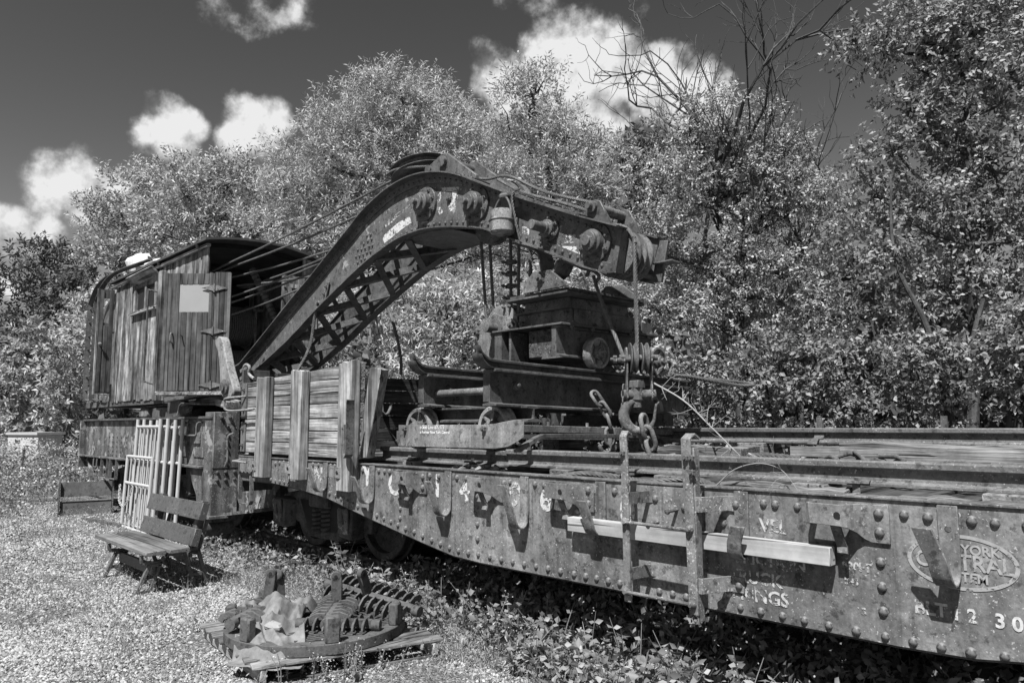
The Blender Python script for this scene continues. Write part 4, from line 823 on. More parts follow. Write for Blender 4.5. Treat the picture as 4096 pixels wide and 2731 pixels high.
# rear door standing open
rd = part('rear_door', MB().box(-14.78, -14.74, -.06, .19, 2.10, 3.40), 'doorz', ck, .003)
for y in (-.06, .03, .11): part('door_board', MB().box(-14.737, -14.725, y + .003, y + .075, 2.12, 4.0 if y != .03 else 3.35), 'doorz', rd, .003)
part('door_rail', MB().box(-14.78, -14.74, -.06, .19, 3.86, 4.02), 'doorz', rd); part('door_edge', MB().box(-14.79, -14.72, -.085, -.062, 2.08, 4.03), 'cabz', rd); part('door_knob', MB().lathe([(.012, 0), (.012, .03), (.03, .04), (.03, .06), (.0001, .07)], (-14.722, -.03, 3.0), (1, 0, 0), 10), 'light', rd)
# curved roof
def roofz(y): u = (y - .95) / .98; return 4.235 - .13 * u * u
ys = np.linspace(.10, 2.02, 15); rf = MB(); vs = []
for y in ys:
    for x, dz in ((-14.9, 0), (-10.25, 0), (-14.9, .035), (-10.25, .035)): vs.append((x, y, roofz(y) + dz))
fs = []
for i in range(14): k = i * 4; fs += [(k, k + 4, k + 5, k + 1), (k + 2, k + 3, k + 7, k + 6), (k, k + 2, k + 6, k + 4), (k + 1, k + 5, k + 7, k + 3)]
fs += [(0, 1, 3, 2), (56, 58, 59, 57)]; rf.add(vs, fs); roof = part('cab_roof', rf, 'roof', ck)
part('eave_board', MB().box(-14.88, -10.3, .14, .195, 4.06, 4.105), 'wx', roof, .004)
part('roof_hatch', MB().box(-12.7, -11.9, .75, 1.3, 4.235, 4.33), 'dark', roof, .01)
for x in (-13.7, -12.2, -10.6): part('roof_carline', MB().ribbon([(x, y, roofz(y) - .03) for y in ys], (1, 0, 0), .06, .05), 'inner', roof)
# rounded steel tail with its ladder
tail = [(-16.35, 1.93), (-14.80, 1.93), (-14.80, 4.12), (-15.4, 4.08), (-15.95, 3.9), (-16.25, 3.62), (-16.35, 3.3)]
tl = part('steel_tail', MB().prism(tail, 'y', .35, 1.95), 'boom', ck, .03); part('tail_band', MB().box(-16.37, -14.82, .335, .349, 3.30, 3.36), 'dark', tl); part('tail_footing', MB().box(-16.4, -14.72, .24, 1.95, 1.88, 2.28), 'body', ck, .004)
for x in (-15.95, -15.50):
    q = MB(); q.ribbon(spline([(x + .15, .26, 1.98), (x - .02, .14, 2.02), (x - .03, .10, 2.15), (x - .03, .10, 3.7), (x + .05, .11, 3.98), (x + .35, .13, 4.22), (x + 1.0, .16, 4.34), (x + 2.6, .20, 4.30)], 5), (.25, 1, 0), .09, .016); part('ladder_rail', q, 'dark', ck)
for z in np.linspace(2.2, 3.8, 7): part('ladder_rung', MB().cyl((-15.98, .10, z), (-15.53, .10, z), .012, n=8), 'dark', ck)
part('hand_hold', MB().tube(spline([(-15.3, .2, 2.1), (-15.3, .12, 2.12), (-14.95, .12, 2.1), (-14.95, .2, 2.08)], 4), .014, 6), 'light', ck)
# machinery inside the cab
def drum(c, r, wd):
    q = MB(); q.cyl((c[0], c[1] - wd / 2, c[2]), (c[0], c[1] + wd / 2, c[2]), r * .55, n=24); d = part('hoist_drum', q, 'dark', ck)
    for s in (-1, 1): q = MB(); q.lathe([(r * .2, -.015), (r, -.015), (r, .015), (r * .2, .015)], (c[0], c[1] + s * wd / 2, c[2]), (0, 1, 0), 30); part('drum_flange', q, 'dark', d)
    n = int(wd / .034)
    for k in range(n):
        y = c[1] - wd / 2 + .03 + k * .034; q = MB(); q.tube([(c[0] + r * .86 * math.cos(a), y + .034 * a / 6.283, c[2] + r * .86 * math.sin(a)) for a in np.linspace(0, 6.283, 25)], .017, 5, cap=False); part('rope_turn', q, 'rope', d)
drum((-11.3, .95, 3.08), .34, .50); drum((-11.25, 1.0, 2.45), .26, .6)
q = MB(); q.cyl((-11.2, 1.22, 4.02), (-10.85, 1.55, 3.05), .055, n=12); pp_ = part('wrapped_pipe', q, 'rust', ck)
for t in np.linspace(.05, .95, 14):
    a = V3((-11.2, 1.22, 4.02)) * (1 - t) + V3((-10.85, 1.55, 3.05)) * t; b = a + unit(V3((.35, .33, -.97))) * .05; part('wrap_band', MB().cyl(a, b, .058 + .003 * (int(t * 30) % 2), n=12), 'light', pp_)
part('inner_post', MB().box(-11.3, -11.2, 1.62, 1.72, 1.97, 4.0), 'dark', ck); part('gear_housing', MB().box(-11.6, -11.1, 1.3, 1.7, 2.6, 2.95), 'dark', ck, .04); part('lever', MB().cyl((-11.0, 1.22, 2.75), (-11.0, 1.22, 3.3), .02, n=8), 'rust', ck); part('lever_head', MB().box(-11.03, -10.97, 1.18, 1.34, 3.3, 3.34), 'rust', ck)
fd = part('far_door', MB().box(-10.36, -10.33, 1.32, 1.70, 3.10, 3.80), 'cabz', ck)
for y in (1.32, 1.445, 1.57): part('plank', MB().box(-10.329, -10.318, y, y + .118, 3.08, 3.81), 'cabz', fd, .003)
part('brace', MB().obox((-10.31, 1.5, 3.45), (.008, 0, 0), (0, .03, .02), (0, -.1, .18)), 'wz', fd); part('brace', MB().box(-10.317, -10.305, 1.33, 1.69, 3.62, 3.68), 'wz', fd)
part('far_post', MB().box(-10.44, -10.38, 1.70, 1.95, 2.0, 4.12), 'cabz', ck, .004)
# running ropes
for a, b in (((-10.9, .35, 3.76), (-7.12, 1.25, 4.56)), ((-10.9, .5, 3.80), (-7.35, 1.25, 4.28)), ((-11.0, .6, 3.72), (-8.05, 1.2, 3.88)), ((-11.1, .62, 3.40), (-8.3, 1.22, 3.80)), ((-11.1, .64, 3.32), (-8.5, 1.25, 3.72)), ((-11.1, .72, 3.16), (-8.9, 1.2, 3.52)), ((-11.1, 1.1, 3.70), (-7.9, 1.3, 3.92)), ((-11.1, .78, 2.3), (-9.6, 1.1, 2.92)), ((-11.0, .9, 3.68), (-8.6, 1.35, 3.62))):
    A_, B_ = V3(a), V3(b); mid = (A_ + B_) / 2 - np.array((0, 0, .03)); part('hoist_rope', rope_mb(spline([A_, mid, B_], 6), .0155), 'rope', ck)
part('hoist_rope', rope_mb(spline([(-7.1, 1.0, 4.5), (-6.78, .93, 4.47), (-6.45, 1.05, 4.44), (-6.2, 1.2, 4.40), (-5.6, 1.2, 4.12), (-5.2, 1.2, 4.05), (-4.6, 1.15, 3.72), (-3.95, 1.15, 3.46)], 5), .016), 'rope', ck)
part('hoist_rope', rope_mb(spline([(-5.2, 1.05, 3.98), (-4.8, 1.05, 3.74), (-4.2, 1.08, 3.48), (-3.8, 1.1, 3.26)], 5), .016), 'rope', ck)
for a, b in (((-5.744, 1.3, 3.6), (-5.643, 1.3, 2.55)), ((-5.606, 1.3, 3.6), (-5.531, 1.3, 2.6)), ((-5.149, 1.3, 3.5), (-5.168, 1.3, 2.5)), ((-5.047, 1.35, 3.4), (-5.06, 1.4, 2.4)), ((-5.275, 1.3, 3.5), (-5.271, 1.3, 2.6))):
    part('fall_rope', rope_mb([a, b], .0175), 'rope', ck)
for z in (3.17, 3.05, 2.92, 2.80, 2.70):
    q = MB(); q.box(-5.33, -5.21, 1.27, 1.33, z - .02, z + .02)
    for s in (-.04, .04): q.cyl((-5.27 + s, 1.20, z), (-5.27 + s, 1.36, z), .011, n=8); q.lathe([(.02, 0), (.02, .02), (.0001, .02)], (-5.27 + s, 1.24, z), (0, -1, 0), 6)
    part('rope_clamp', q, 'rust', ck, .003)
part('fall_rope', rope_mb([(-3.513, 1.02, 3.06), (-3.51, 1.02, 2.6), (-3.507, 1.02, 2.05)], .0175), 'rope', ck)
hr = [(-3.74 + .235 * math.cos(a), 1.03, 2.965 + .235 * math.sin(a)) for a in np.linspace(1.7, .35, 8)]; part('fall_rope', rope_mb(hr + [(-3.5, 1.02, 3.0)], .0175), 'rope', ck)
part('fall_rope', rope_mb(spline([(-4.10, 1.2, 2.84), (-4.0, 1.18, 2.6), (-3.70, 1.1, 2.05)], 5), .0165), 'rope', ck); q = MB(); q.tube(spline([(-4.14, 1.15, 2.84), (-4.06, 1.12, 2.88), (-4.02, 1.18, 2.82), (-4.1, 1.22, 2.78)], 4), .018, 6); part('rope_knot', q, 'rope', ck)
sl = MB(); rope_mb(spline([(-8.52, .90, 3.02), (-8.57, .9, 2.9), (-8.60, .85, 2.5), (-8.62, .6, 2.05), (-8.6, .3, 1.7)], 6), .021, mb=sl); part('sling_rope', sl, 'rope', ck)
sl = MB(); rope_mb(spline([(-8.0, 1.66, 3.05), (-7.85, 1.66, 2.8), (-7.7, 1.66, 2.4), (-7.68, 1.66, 2.15)], 6), .021, mb=sl); part('sling_rope', sl, 'rope', ck)
q = MB(); rope_mb([(-8.47 + .05 * math.cos(a), .90, 3.06 + .05 * math.sin(a)) for a in np.linspace(0, 6.28, 14)], .016, mb=q); part('sling_eye', q, 'rope', ck)
# ================================================================ BLOCKS, HOOKS, CHAINS
hbk = thing('hoist_block', 'large steel hoist block with big sheave hanging behind the beam trolley', 'pulley block', (-5.37, 1.35, 2.0))
for y, m in ((1.19, 'lichen'), (1.52, 'rust')):
    part('cheek_plate', MB().prism([(-5.70, 2.46), (-5.69, 2.52), (-5.58, 2.585), (-5.40, 2.64), (-5.12, 2.55), (-5.09, 2.50), (-5.13, 2.17), (-5.24, 2.03), (-5.50, 2.03), (-5.62, 2.22)], 'y', y, y + .022), m, hbk, .004)
for y in (1.30, 1.42): sheave('sheave', (-5.36, y, 2.50), (0, 1, 0), .235, .1, hbk, 'light')
q = MB(); q.lathe([(.095, 0), (.095, .014), (.05, .018), (.05, .15), (.0001, .152)], (-5.38, 1.19, 2.485), (0, -1, 0), 18); part('pin', q, 'rust', hbk, .003)
for x, z in ((-5.665, 2.47), (-5.14, 2.49)): inst('bolt', BOLT, hbk, (x, 1.19, z), qy, 1.6)

E1 = V3((.70, .714, 0)); E2 = V3((.714, -.70, 0))     # across and towards the viewer side of the hook block
HC = V3((-3.50, 1.02, 0))
def hp(u, z, d=0.0): return HC + E1 * u + E2 * d + np.array((0, 0, z))
hk = thing('hook_block', 'rusty hook block with two sheaves hanging from the boom tip by wire rope', 'hook block', tuple(hp(0, 1.5)))
for s in (-.045, .045):
    q = MB(); q.lathe([(.03, -.028), (.125, -.028), (.125, -.02), (.10, -.005), (.10, .005), (.125, .02), (.125, .028), (.03, .028)], hp(s, 2.045), E1, 24); part('sheave', q, 'rust', hk)
for s in (-.10, .10):
    pts = [(-.06, 2.09), (-.03, 2.13), (.03, 2.13), (.06, 2.09), (.065, 1.98), (.035, 1.86), (.045, 1.72), (.02, 1.69), (-.02, 1.69), (-.045, 1.72), (-.035, 1.86), (-.065, 1.98)]
    q = MB(); vs = [hp(s - .007, z, d) for d, z in pts] + [hp(s + .007, z, d) for d, z in pts]; n = len(pts); q.add(vs, [tuple(range(n)), tuple(range(n, 2 * n))[::-1]] + [(i, n + i, n + (i + 1) % n, (i + 1) % n) for i in range(n)]); part('cheek_plate', q, 'lichen', hk, .003)
q = MB(); q.cyl(hp(-.16, 2.045, .03), hp(.15, 2.045, .03), .024); q.cyl(hp(-.18, 2.02, .06), hp(.12, 2.05, .06), .02, n=10); part('pin', q, 'rust', hk)
for u in (-.185, -.12, .1): inst('bolt', BOLT, hk, hp(u, 2.03, .06), facing(tuple(-E1)), 1.3)
q = MB(); q.cyl(hp(-.13, 1.745), hp(.13, 1.745), .042); part('crosshead', q, 'rust', hk)
q = MB(); q.cyl(hp(-.02, 1.86), hp(-.02, 1.70), .05); q.cyl(hp(-.02, 1.72), hp(-.02, 1.64), .038); q.box(*(np.array([hp(-.02, 0)[0]] * 2) + (-.05, .05)), *(np.array([hp(-.02, 0)[1]] * 2) + (-.05, .05)), 1.80, 1.86); part('swivel', q, 'rust', hk, .004)
path, rad = [hp(-.02, 1.70), hp(-.02, 1.66)], [.036, .038]
for k in range(13):
    a = math.radians(110 + k * 19.5); path.append(hp(-.005 + .125 * math.cos(a), 1.575 + .125 * math.sin(a))); rad.append(.034 + .012 * math.sin(math.pi * min(1, k / 9)) - (.020 * max(0, k - 8) / 4))
path.append(hp(.135, 1.665)); rad.append(.013); path.append(hp(.16, 1.685)); rad.append(.007)
part('hook', MB().tube(path, rad, 12), 'rust', hk)
def link_mesh(L, Wd, r):
    q = MB(); pts = []
    for k in range(16):
        a = 2 * math.pi * k / 16; x = Wd / 2 * math.cos(a); z = Wd / 2 * math.sin(a) + math.copysign((L - Wd) / 2, math.sin(a)); pts.append((x, 0, z))
    q.tube(pts, r, 7, close=True); return mesh_of('link', q.v, q.f, M['rust'], 60)
LK = {'big': link_mesh(.155, .085, .0155), 'small': link_mesh(.062, .036, .006), 'huge': link_mesh(.20, .115, .02), 'gate': link_mesh(.05, .03, .005)}
LKp = link_mesh(.04, .026, .0045); LKp.materials[0] = M['gate']
def chain(name, label, pts, key, pitch, cat='chain'):
    me = LK[key] if isinstance(key, str) else key; P = [V3(p) for p in pts]; t = thing(name, label, cat, tuple(P[-1])); seg = [np.linalg.norm(b - a) for a, b in zip(P, P[1:])]; cum = np.concatenate([[0], np.cumsum(seg)]); n = max(2, int(cum[-1] / pitch)); 
    for k in range(n + 1):
        d = cum[-1] * k / n; p = [np.interp(d, cum, [q[i] for q in P]) for i in range(3)]; p2 = [np.interp(min(d + .02, cum[-1]), cum, [q[i] for q in P]) for i in range(3)]; p0 = [np.interp(max(d - .02, 0), cum, [q[i] for q in P]) for i in range(3)]
        rot = facing(tuple(unit(V3(p2) - V3(p0)))) @ Vector((0, 0, 1)).rotation_difference(Vector((0, 0, 1))); from mathutils import Quaternion
        rot = rot @ Quaternion((0, 0, 1), math.radians(35 + (90 if k % 2 else 0))); inst('link', me, t, p, rot)
    return t
chain('chain', 'heavy two-link chain hanging from the open hook of the hook block', [hp(.04, 1.485), hp(.055, 1.40), hp(.085, 1.30)], 'huge', .145)
chain('chain', 'thin chain dangling beside the hook block', [hp(-.125, 1.80), hp(-.13, 1.66), hp(-.135, 1.5)], 'small', .046)
c3 = chain('chain', 'heavy chain with a grab hook hanging on the near trolley beam', [(-4.13, 1.26, 1.735), (-4.06, 1.29, 1.62), (-4.05, 1.33, 1.50), (-4.05, 1.33, 1.40)], 'big', .115)
q = MB(); q.tube(spline([(-4.05, 1.33, 1.40), (-4.05, 1.33, 1.34), (-4.04, 1.34, 1.29), (-4.05, 1.32, 1.25), (-4.07, 1.27, 1.25), (-4.08, 1.23, 1.29), (-4.08, 1.22, 1.33)], 4), [.022] * 12 + [.03] * 6 + [.02] * 6 + [.01], 8); part('grab_hook', q, 'rust', c3)
q = MB(); q.tube(spline([hp(.10, 1.27), hp(-.1, 1.255), hp(-.35, 1.225), hp(-.40, 1.215), hp(-.35, 1.205), hp(-.1, 1.225), hp(.10, 1.25)], 4), .02, 8); solo('shackle_bar', q, 'rust', 'long rusty loop lying on the deck below the hook', 'shackle', tuple(hp(0, 1.2)))

# lantern-like can on the boom
lt = thing('oil_can', 'lidded metal oil can with wire bail hanging on the boom side', 'can', (-4.865, .80, 3.31))
q = MB(); q.lathe([(.0001, .0), (.10, .0), (.118, .02), (.122, .12), (.13, .125), (.13, .135), (.122, .14), (.12, .19), (.10, .23), (.05, .245), (.0001, .248)], (-4.865, .79, 3.30), (0, 0, 1), 24); part('body', q, 'skirt', lt)
q = MB(); q.tube(spline([(-4.985, .79, 3.44), (-4.985, .79, 3.52), (-4.93, .80, 3.63), (-4.865, .81, 3.66), (-4.80, .80, 3.63), (-4.745, .79, 3.52), (-4.745, .79, 3.42)], 4), .010, 6); part('bail', q, 'rust', lt)
q = MB(); q.lathe([(.05, 0), (.055, .02), (.03, .05), (.0001, .05)], (-4.865, .82, 3.655), (0, 0, 1), 12); part('cap', q, 'rust', lt)
q = MB(); rope_mb(spline([(-4.72, .9, 3.74), (-4.76, .82, 3.66), (-4.72, .83, 3.4), (-4.68, .85, 3.2)], 5), .012, 3, mb=q); part('cord', q, 'rope', lt)

# ================================================================ TIMBER AND DECK CLUTTER
solo('timber', MB().box(-3.32, -1.565, -.088, -.022, .80, .893), 'fresh', 'pale fresh-sawn timber resting in the sill hooks behind the ladder', 'timber', (-2.45, -.055, .80), bev=.004)
def beam_rough(x0, x1, y0, y1, z0, z1, dzl=0.0):
    q = MB(); n = 9; xs = np.linspace(x0, x1, n); vs = []
    for i, x in enumerate(xs):
        j = lambda s=.012: random.uniform(-s, s); dz = dzl * i / (n - 1)
        vs += [(x, y0 + j(), z0 + dz + j(.006)), (x, y1 + j(), z0 + dz + j(.006)), (x, y1 + j(), z1 + dz + j()), (x, y0 + j(), z1 + dz + j())]
    fs = [(i * 4 + k, i * 4 + 4 + k, i * 4 + 4 + (k + 1) % 4, i * 4 + (k + 1) % 4) for i in range(n - 1) for k in range(4)] + [(0, 1, 2, 3), tuple((n - 1) * 4 + k for k in (3, 2, 1, 0))]; return q.add(vs, fs)
for a, lb_ in (((-2.0, -.2, 1.20, 1.55, 1.25, 1.375, -.02), 'thick decayed beam lying on deck rail side beside the chain'), ((-3.55, -2.72, 1.2, 1.5, 1.24, 1.33), 'short weathered plank lying on the deck behind the ladder'), ((-2.28, -1.55, .10, .24, 1.10, 1.17), 'splintered grey board under the front deck rail'), ((-1.3, -.75, .05, .2, 1.085, 1.155), 'rotten split board at the sill edge near the herald'), ((-2.6, -.3, 1.75, 1.95, 1.25, 1.33), 'long dark board lying along the deck middle')):
    q = beam_rough(*a); solo('weathered_board', q, 'wx', lb_, 'board', (a[0], a[2], a[4]), bev=.004)
q = MB(); q.obox((-1.52, .06, 1.10), (.06, 0, .01), (0, .05, 0), (-.01, 0, .05)); solo('wood_block', q, 'wx', 'small cut wood block wedged under a rail clip', 'wood block', (-1.52, .06, 1.05), bev=.004)
def chunk(c, s):
    q = MB(); n = 7; ax = unit((random.uniform(-1, 1), random.uniform(-1, 1), random.uniform(-.2, .3))); L = s * random.uniform(1.2, 2.4)
    q.tube([V3(c) + ax * L * (t - .5) + rng.normal(0, s * .08, 3) for t in np.linspace(0, 1, 4)], [s * random.uniform(.12, .3), s * random.uniform(.3, .45), s * random.uniform(.25, .4), s * random.uniform(.08, .25)], 6); return q
k = 0
for (xa, xb, ya, yb, z, n, s) in ((-4.2, -3.2, .55, 1.2, 1.20, 26, .09), (-4.9, -4.0, .06, .22, 1.12, 16, .07), (-3.3, -2.4, 1.0, 1.6, 1.2, 8, .08)):
    for _ in range(n):
        c = (random.uniform(xa, xb), random.uniform(ya, yb), z + random.uniform(0, .05)); solo('wood_chunk', chunk(c, s * random.uniform(.6, 1.3)), 'wx', ('rotten wood fragment on the deck under the trolley', 'rotten wood fragment under the front deck rail', 'rotten wood fragment on the deck below the hook')[k], 'wood fragment', c, group=('wood debris under the trolley', 'wood debris under the rail', 'wood debris below the hook')[k], smooth=0)
    k += 1
chain('chain', 'rusty chain heaped beside the decayed beam on the deck', spline([(-2.05, 1.1, 1.235), (-1.95, 1.0, 1.26), (-1.85, 1.1, 1.29), (-1.75, 1.02, 1.25), (-1.65, 1.1, 1.27), (-1.5, 1.0, 1.24), (-1.3, 1.05, 1.245), (-1.1, 1.0, 1.24), (-.8, 1.05, 1.24)], 4), 'big', .11)
for pts, lb_ in (([(-3.6, .08, 1.13), (-3.35, .14, 1.17), (-3.1, .2, 1.15), (-2.8, .12, 1.14), (-2.5, .18, 1.17), (-2.3, .16, 1.12)], 'thick wire rope lying between the sill and the front rail'), ([(-2.9, 1.35, 1.23), (-2.7, 1.3, 1.27), (-2.45, 1.3, 1.27), (-2.2, 1.35, 1.22)], 'wire rope hump lying on the deck behind the ladder'), ([(-4.2, 2.6, 2.0), (-4.12, 2.8, 1.99), (-4.0, 3.05, 1.95), (-3.9, 3.3, 1.91), (-3.8, 3.42, 1.90), (-3.78, 3.5, 1.92), (-3.88, 3.45, 1.94), (-4.0, 3.2, 1.96), (-4.15, 2.9, 1.98)], 'wire rope sling loop sticking out from the trolley beam end'), ([(-4.25, 2.35, 1.98), (-4.2, 2.42, 2.10), (-4.2, 2.5, 2.14), (-4.2, 2.56, 2.1), (-4.2, 2.5, 1.98)], 'small upright wire rope loop on the trolley beam')):
    solo('wire_rope', rope_mb(spline(pts, 6), .02), 'rope', lb_, 'wire rope', pts[0])
def dead_branch(name, label, pts, r0, nside, base):
    q = MB(); P = spline(pts, 6); q.tube(P, list(np.linspace(r0, r0 * .3, len(P))), 6)
    for _ in range(nside):
        i = random.randrange(2, len(P) - 1); d = unit(rng.normal(0, 1, 3) + (0, 0, .3)); L = random.uniform(.06, .22); e = P[i] + d * L; q.tube([P[i], P[i] + d * L * .5 + rng.normal(0, .01, 3), e], [r0 * .35, r0 * .25, r0 * .12], 5)
        for _ in range(2): q.tube([e - d * L * .3, e + unit(rng.normal(0, 1, 3)) * L * .35], [r0 * .2, r0 * .1], 4)
    solo(name, q, 'twig', label, 'branch', base)
dead_branch('dead_branch', 'pale bare branch leaning against the trolley beam', [(-3.75, 1.55, 1.88), (-3.3, 1.35, 1.70), (-2.9, 1.1, 1.48), (-2.55, .9, 1.27)], .009, 22, (-2.55, .9, 1.27))
dead_branch('dead_branch', 'thin arched dry cane standing on the sill top', [(-2.28, .07, 1.15), (-2.15, .06, 1.25), (-2.0, .06, 1.29), (-1.87, .06, 1.26), (-1.78, .05, 1.16)], .0042, 7, (-2.28, .07, 1.15))
q = MB(); 
for _ in range(160):
    x, y = random.uniform(-5.95, -5.55), random.uniform(.35, .75); h = random.uniform(.1, .32); d = rng.normal(0, .06, 2); q.tube([(x, y, 1.18), (x + d[0] * .4, y + d[1] * .4, 1.18 + h * .6), (x + d[0], y + d[1], 1.18 + h)], [.004, .003, .001], 3)
solo('dry_grass_tuft', q, 'grass', 'dry straw tuft growing on the deck beside the spoked wheel', 'grass', (-5.75, .55, 1.18), smooth=0)
# timbers and irons on the crane deck
cs_ = MB(); pr = []
for k in range(12): u = k / 11; pr.append((-11.55 + 1.9 * u, 1.70 + .22 * math.sin(math.pi * (.18 + .62 * u))))
cs_.prism(pr + [(x, z - .10) for x, z in pr[::-1]], 'y', .22, .50); solo('curved_timber', cs_, 'wx', 'bleached curved timber lying on the crane deck below the cab door', 'timber', (-10.6, .36, 1.64), bev=.01)
q = MB(); q.obox((-11.25, .14, 1.76), (.27, 0, .01), (0, .02, 0), (0, 0, .12)); ir = solo('angle_iron', q, 'dark', 'short dark iron plate leaning below the cab door', 'iron plate', (-11.25, .14, 1.64), bev=.004)
q = MB(); q.ribbon([(-10.85, .12, 1.66), (-10.78, .12, 1.80), (-10.7, .12, 1.83), (-10.0, .12, 1.80)], (0, 1, 0), .2, .02); solo('bent_plate', q, 'body', 'bent rusty plate lying over the column on the crane deck', 'iron plate', (-10.4, .12, 1.64), bev=.004)
q = MB(); q.prism([(-11.4, 1.86), (-10.15, 1.905), (-10.1, 1.925), (-10.12, 1.98), (-10.15, 1.94), (-11.36, 1.89), (-11.4, 1.93)], 'y', .02, .2); solo('channel_bar', q, 'dark', 'dark steel channel bar sticking out below the cab door', 'channel bar', (-10.8, .1, 1.86), bev=.003)
for i in range(4):
    q = MB(); a = random.uniform(-.1, .1); q.obox((-12.4 + .35 * i, .42 + random.uniform(-.1, .1), 1.83 + .012 * i), (.75, a, .01), (-a * .1, .08, 0), (0, 0, .012)); solo('loose_plank', q, 'wyd', 'thin loose plank sandwiched between cab floor and crane deck', 'plank', (-12.4 + .35 * i, .42, 1.82), group='loose planks under the cab', bev=.003)
# bundle on the cab roof
q = MB(); nV = 22
for i in range(nV): pass
def lump(c, rx, ry, rz, amp, nu=16, nv=10):
    q = MB(); vs = []
    ph = rng.uniform(0, 6.28, 12)
    for j in range(nv + 1):
        for i in range(nu):
            a, b = 2 * math.pi * i / nu, math.pi * j / nv; r = 1 + amp * (math.sin(3 * a + ph[0] + 2 * b) * .5 + math.sin(5 * b + ph[1] + a) * .3 + math.sin(7 * a + ph[2] - 3 * b) * .2)
            vs.append((c[0] + rx * r * math.sin(b) * math.cos(a), c[1] + ry * r * math.sin(b) * math.sin(a), c[2] + rz * r * math.cos(b)))
    fs = [(j * nu + i, (j + 1) * nu + i, (j + 1) * nu + (i + 1) % nu, j * nu + (i + 1) % nu) for j in range(nv) for i in range(nu)]; return q.add(vs, fs)
q = lump((-14.5, .55, 4.50), .36, .24, .22, .2); q.tube(spline([(-14.2, .55, 4.46), (-13.7, .55, 4.46), (-13.1, .55, 4.36)], 5), .05, 8); solo('rag_bundle', q, 'hide', 'pale tattered bundle lying on the cab roof', 'bundle', (-14.5, .62, 4.25))

# ================================================================ YARD THINGS
# bench
bn = thing('park_bench', 'dark painted plank bench with iron legs standing on the gravel', 'bench', (-8.4, -1.05, -.15))
for y0, y1, z in ((-1.33, -1.135, .245), (-1.10, -.905, .245)):
    q = MB(); q.obox((-8.57, (y0 + y1) / 2, z + .02), (.86, 0, 0), (0, (y1 - y0) / 2, 0), (0, 0, .021)); part('seat_plank', q, 'bencht', bn, .006)
for zc, yc in ((.615, -.735), (.355, -.80)):
    part('back_plank', MB().obox((-8.62, yc, zc), (.80, 0, 0), (0, .036, -.010), (0, .022, .088)), 'benchp', bn, .005)
for x in (-9.22, -8.02):
    part('back_post', MB().obox((x, -.715, .44), (.045, 0, 0), (0, .035, -.01), (0, .05, .27)), 'benchp', bn, .004)
def cleg(x):
    fr = MB(); t = .035
    def seg(a, b, w=.04): fr.bar((x, a[0], a[1]), (x, b[0], b[1]), t, w, (1, 0, 0))
    g0 = -.15
    seg((-1.335, g0), (-1.22, .12)); seg((-1.21, g0), (-1.12, .12)); seg((-1.335, g0 + .012), (-1.20, g0 + .012), .02); seg((-1.285, -.03), (-1.165, -.03), .025)
    seg((-1.22, .12), (-1.11, .12)); seg((-1.30, .225), (-1.29, .15), .03); seg((-1.29, .15), (-1.1, .135), .03); seg((-1.12, .12), (-1.06, .225), .03)
    seg((-.76, g0), (-.885, .22)); seg((-.63, g0), (-.74, .22)); seg((-.76, g0 + .012), (-.62, g0 + .012), .02); seg((-.80, -.03), (-.69, -.03), .025); seg((-.90, .22), (-.72, .24), .03); seg((-.73, .23), (-.655, .52), .025); seg((-1.08, .205), (-.88, .205), .03)
    return fr
for x in (-9.0, -7.93): part('leg', cleg(x), 'bleg', bn, .004)
part('stretcher', MB().box(-9.0, -7.93, -1.19, -1.155, .02, .125), 'benchp', bn, .004); part('stretcher', MB().box(-9.0, -7.93, -.83, -.795, .10, .20), 'benchp', bn, .004)
# pipe gate panels leaning on the crane
def gate(base_pts, top_h, nb, label, mid=True, low=False):
    (x0, y0), (x1, y1) = base_pts; zb = float(gz(x0, y0)); lean = .05 if not low else .045
    t = thing('pipe_gate', label, 'gate', ((x0 + x1) / 2, (y0 + y1) / 2, zb), group='pipe gate panels leaning on the crane')
    def pt(u, v, zz=None): zv = v * top_h; return (x0 + (x1 - x0) * u, y0 + (y1 - y0) * u + lean * v, zb + zv)
    for u in (0, 1): part('upright', MB().tube([pt(u, 0), pt(u, 1.0)], .026, 10), 'gate', t)
    for v in ((.93, .03) if not low else (.985, .02)) + ((.62,) if mid else ()): part('rail', MB().tube([pt(0, v), pt(1, v)], .022, 10), 'gate', t)
    for k in range(1, nb): part('bar', MB().tube([pt(k / nb, .03), pt(k / nb, .93 if not low else .98)], .0125, 8), 'gate', t)
    return t
gate(((-12.05, -.17), (-10.98, -.20)), 1.62, 6, 'frontmost tall grey pipe gate panel leaning on the crane', low=False)
gate(((-11.92, -.12), (-10.83, -.15)), 1.62, 6, 'second tall grey pipe gate panel leaning on the crane')
gate(((-11.78, -.07), (-10.68, -.10)), 1.60, 6, 'third tall grey pipe gate panel leaning on the crane')
gate(((-11.64, -.02), (-10.54, -.05)), 1.60, 6, 'rearmost tall grey pipe gate panel leaning on the crane')
gate(((-12.16, -.25), (-11.0, -.27)), 1.08, 6, 'low grey pipe gate panel standing in front of the tall ones', True, True)
chain('chain', 'pale looped chain hung on the low pipe gate', spline([(-12.05, -.33, .62), (-11.95, -.36, .42), (-11.75, -.36, .34), (-11.6, -.34, .45), (-11.52, -.33, .60)], 6), LKp, .028)
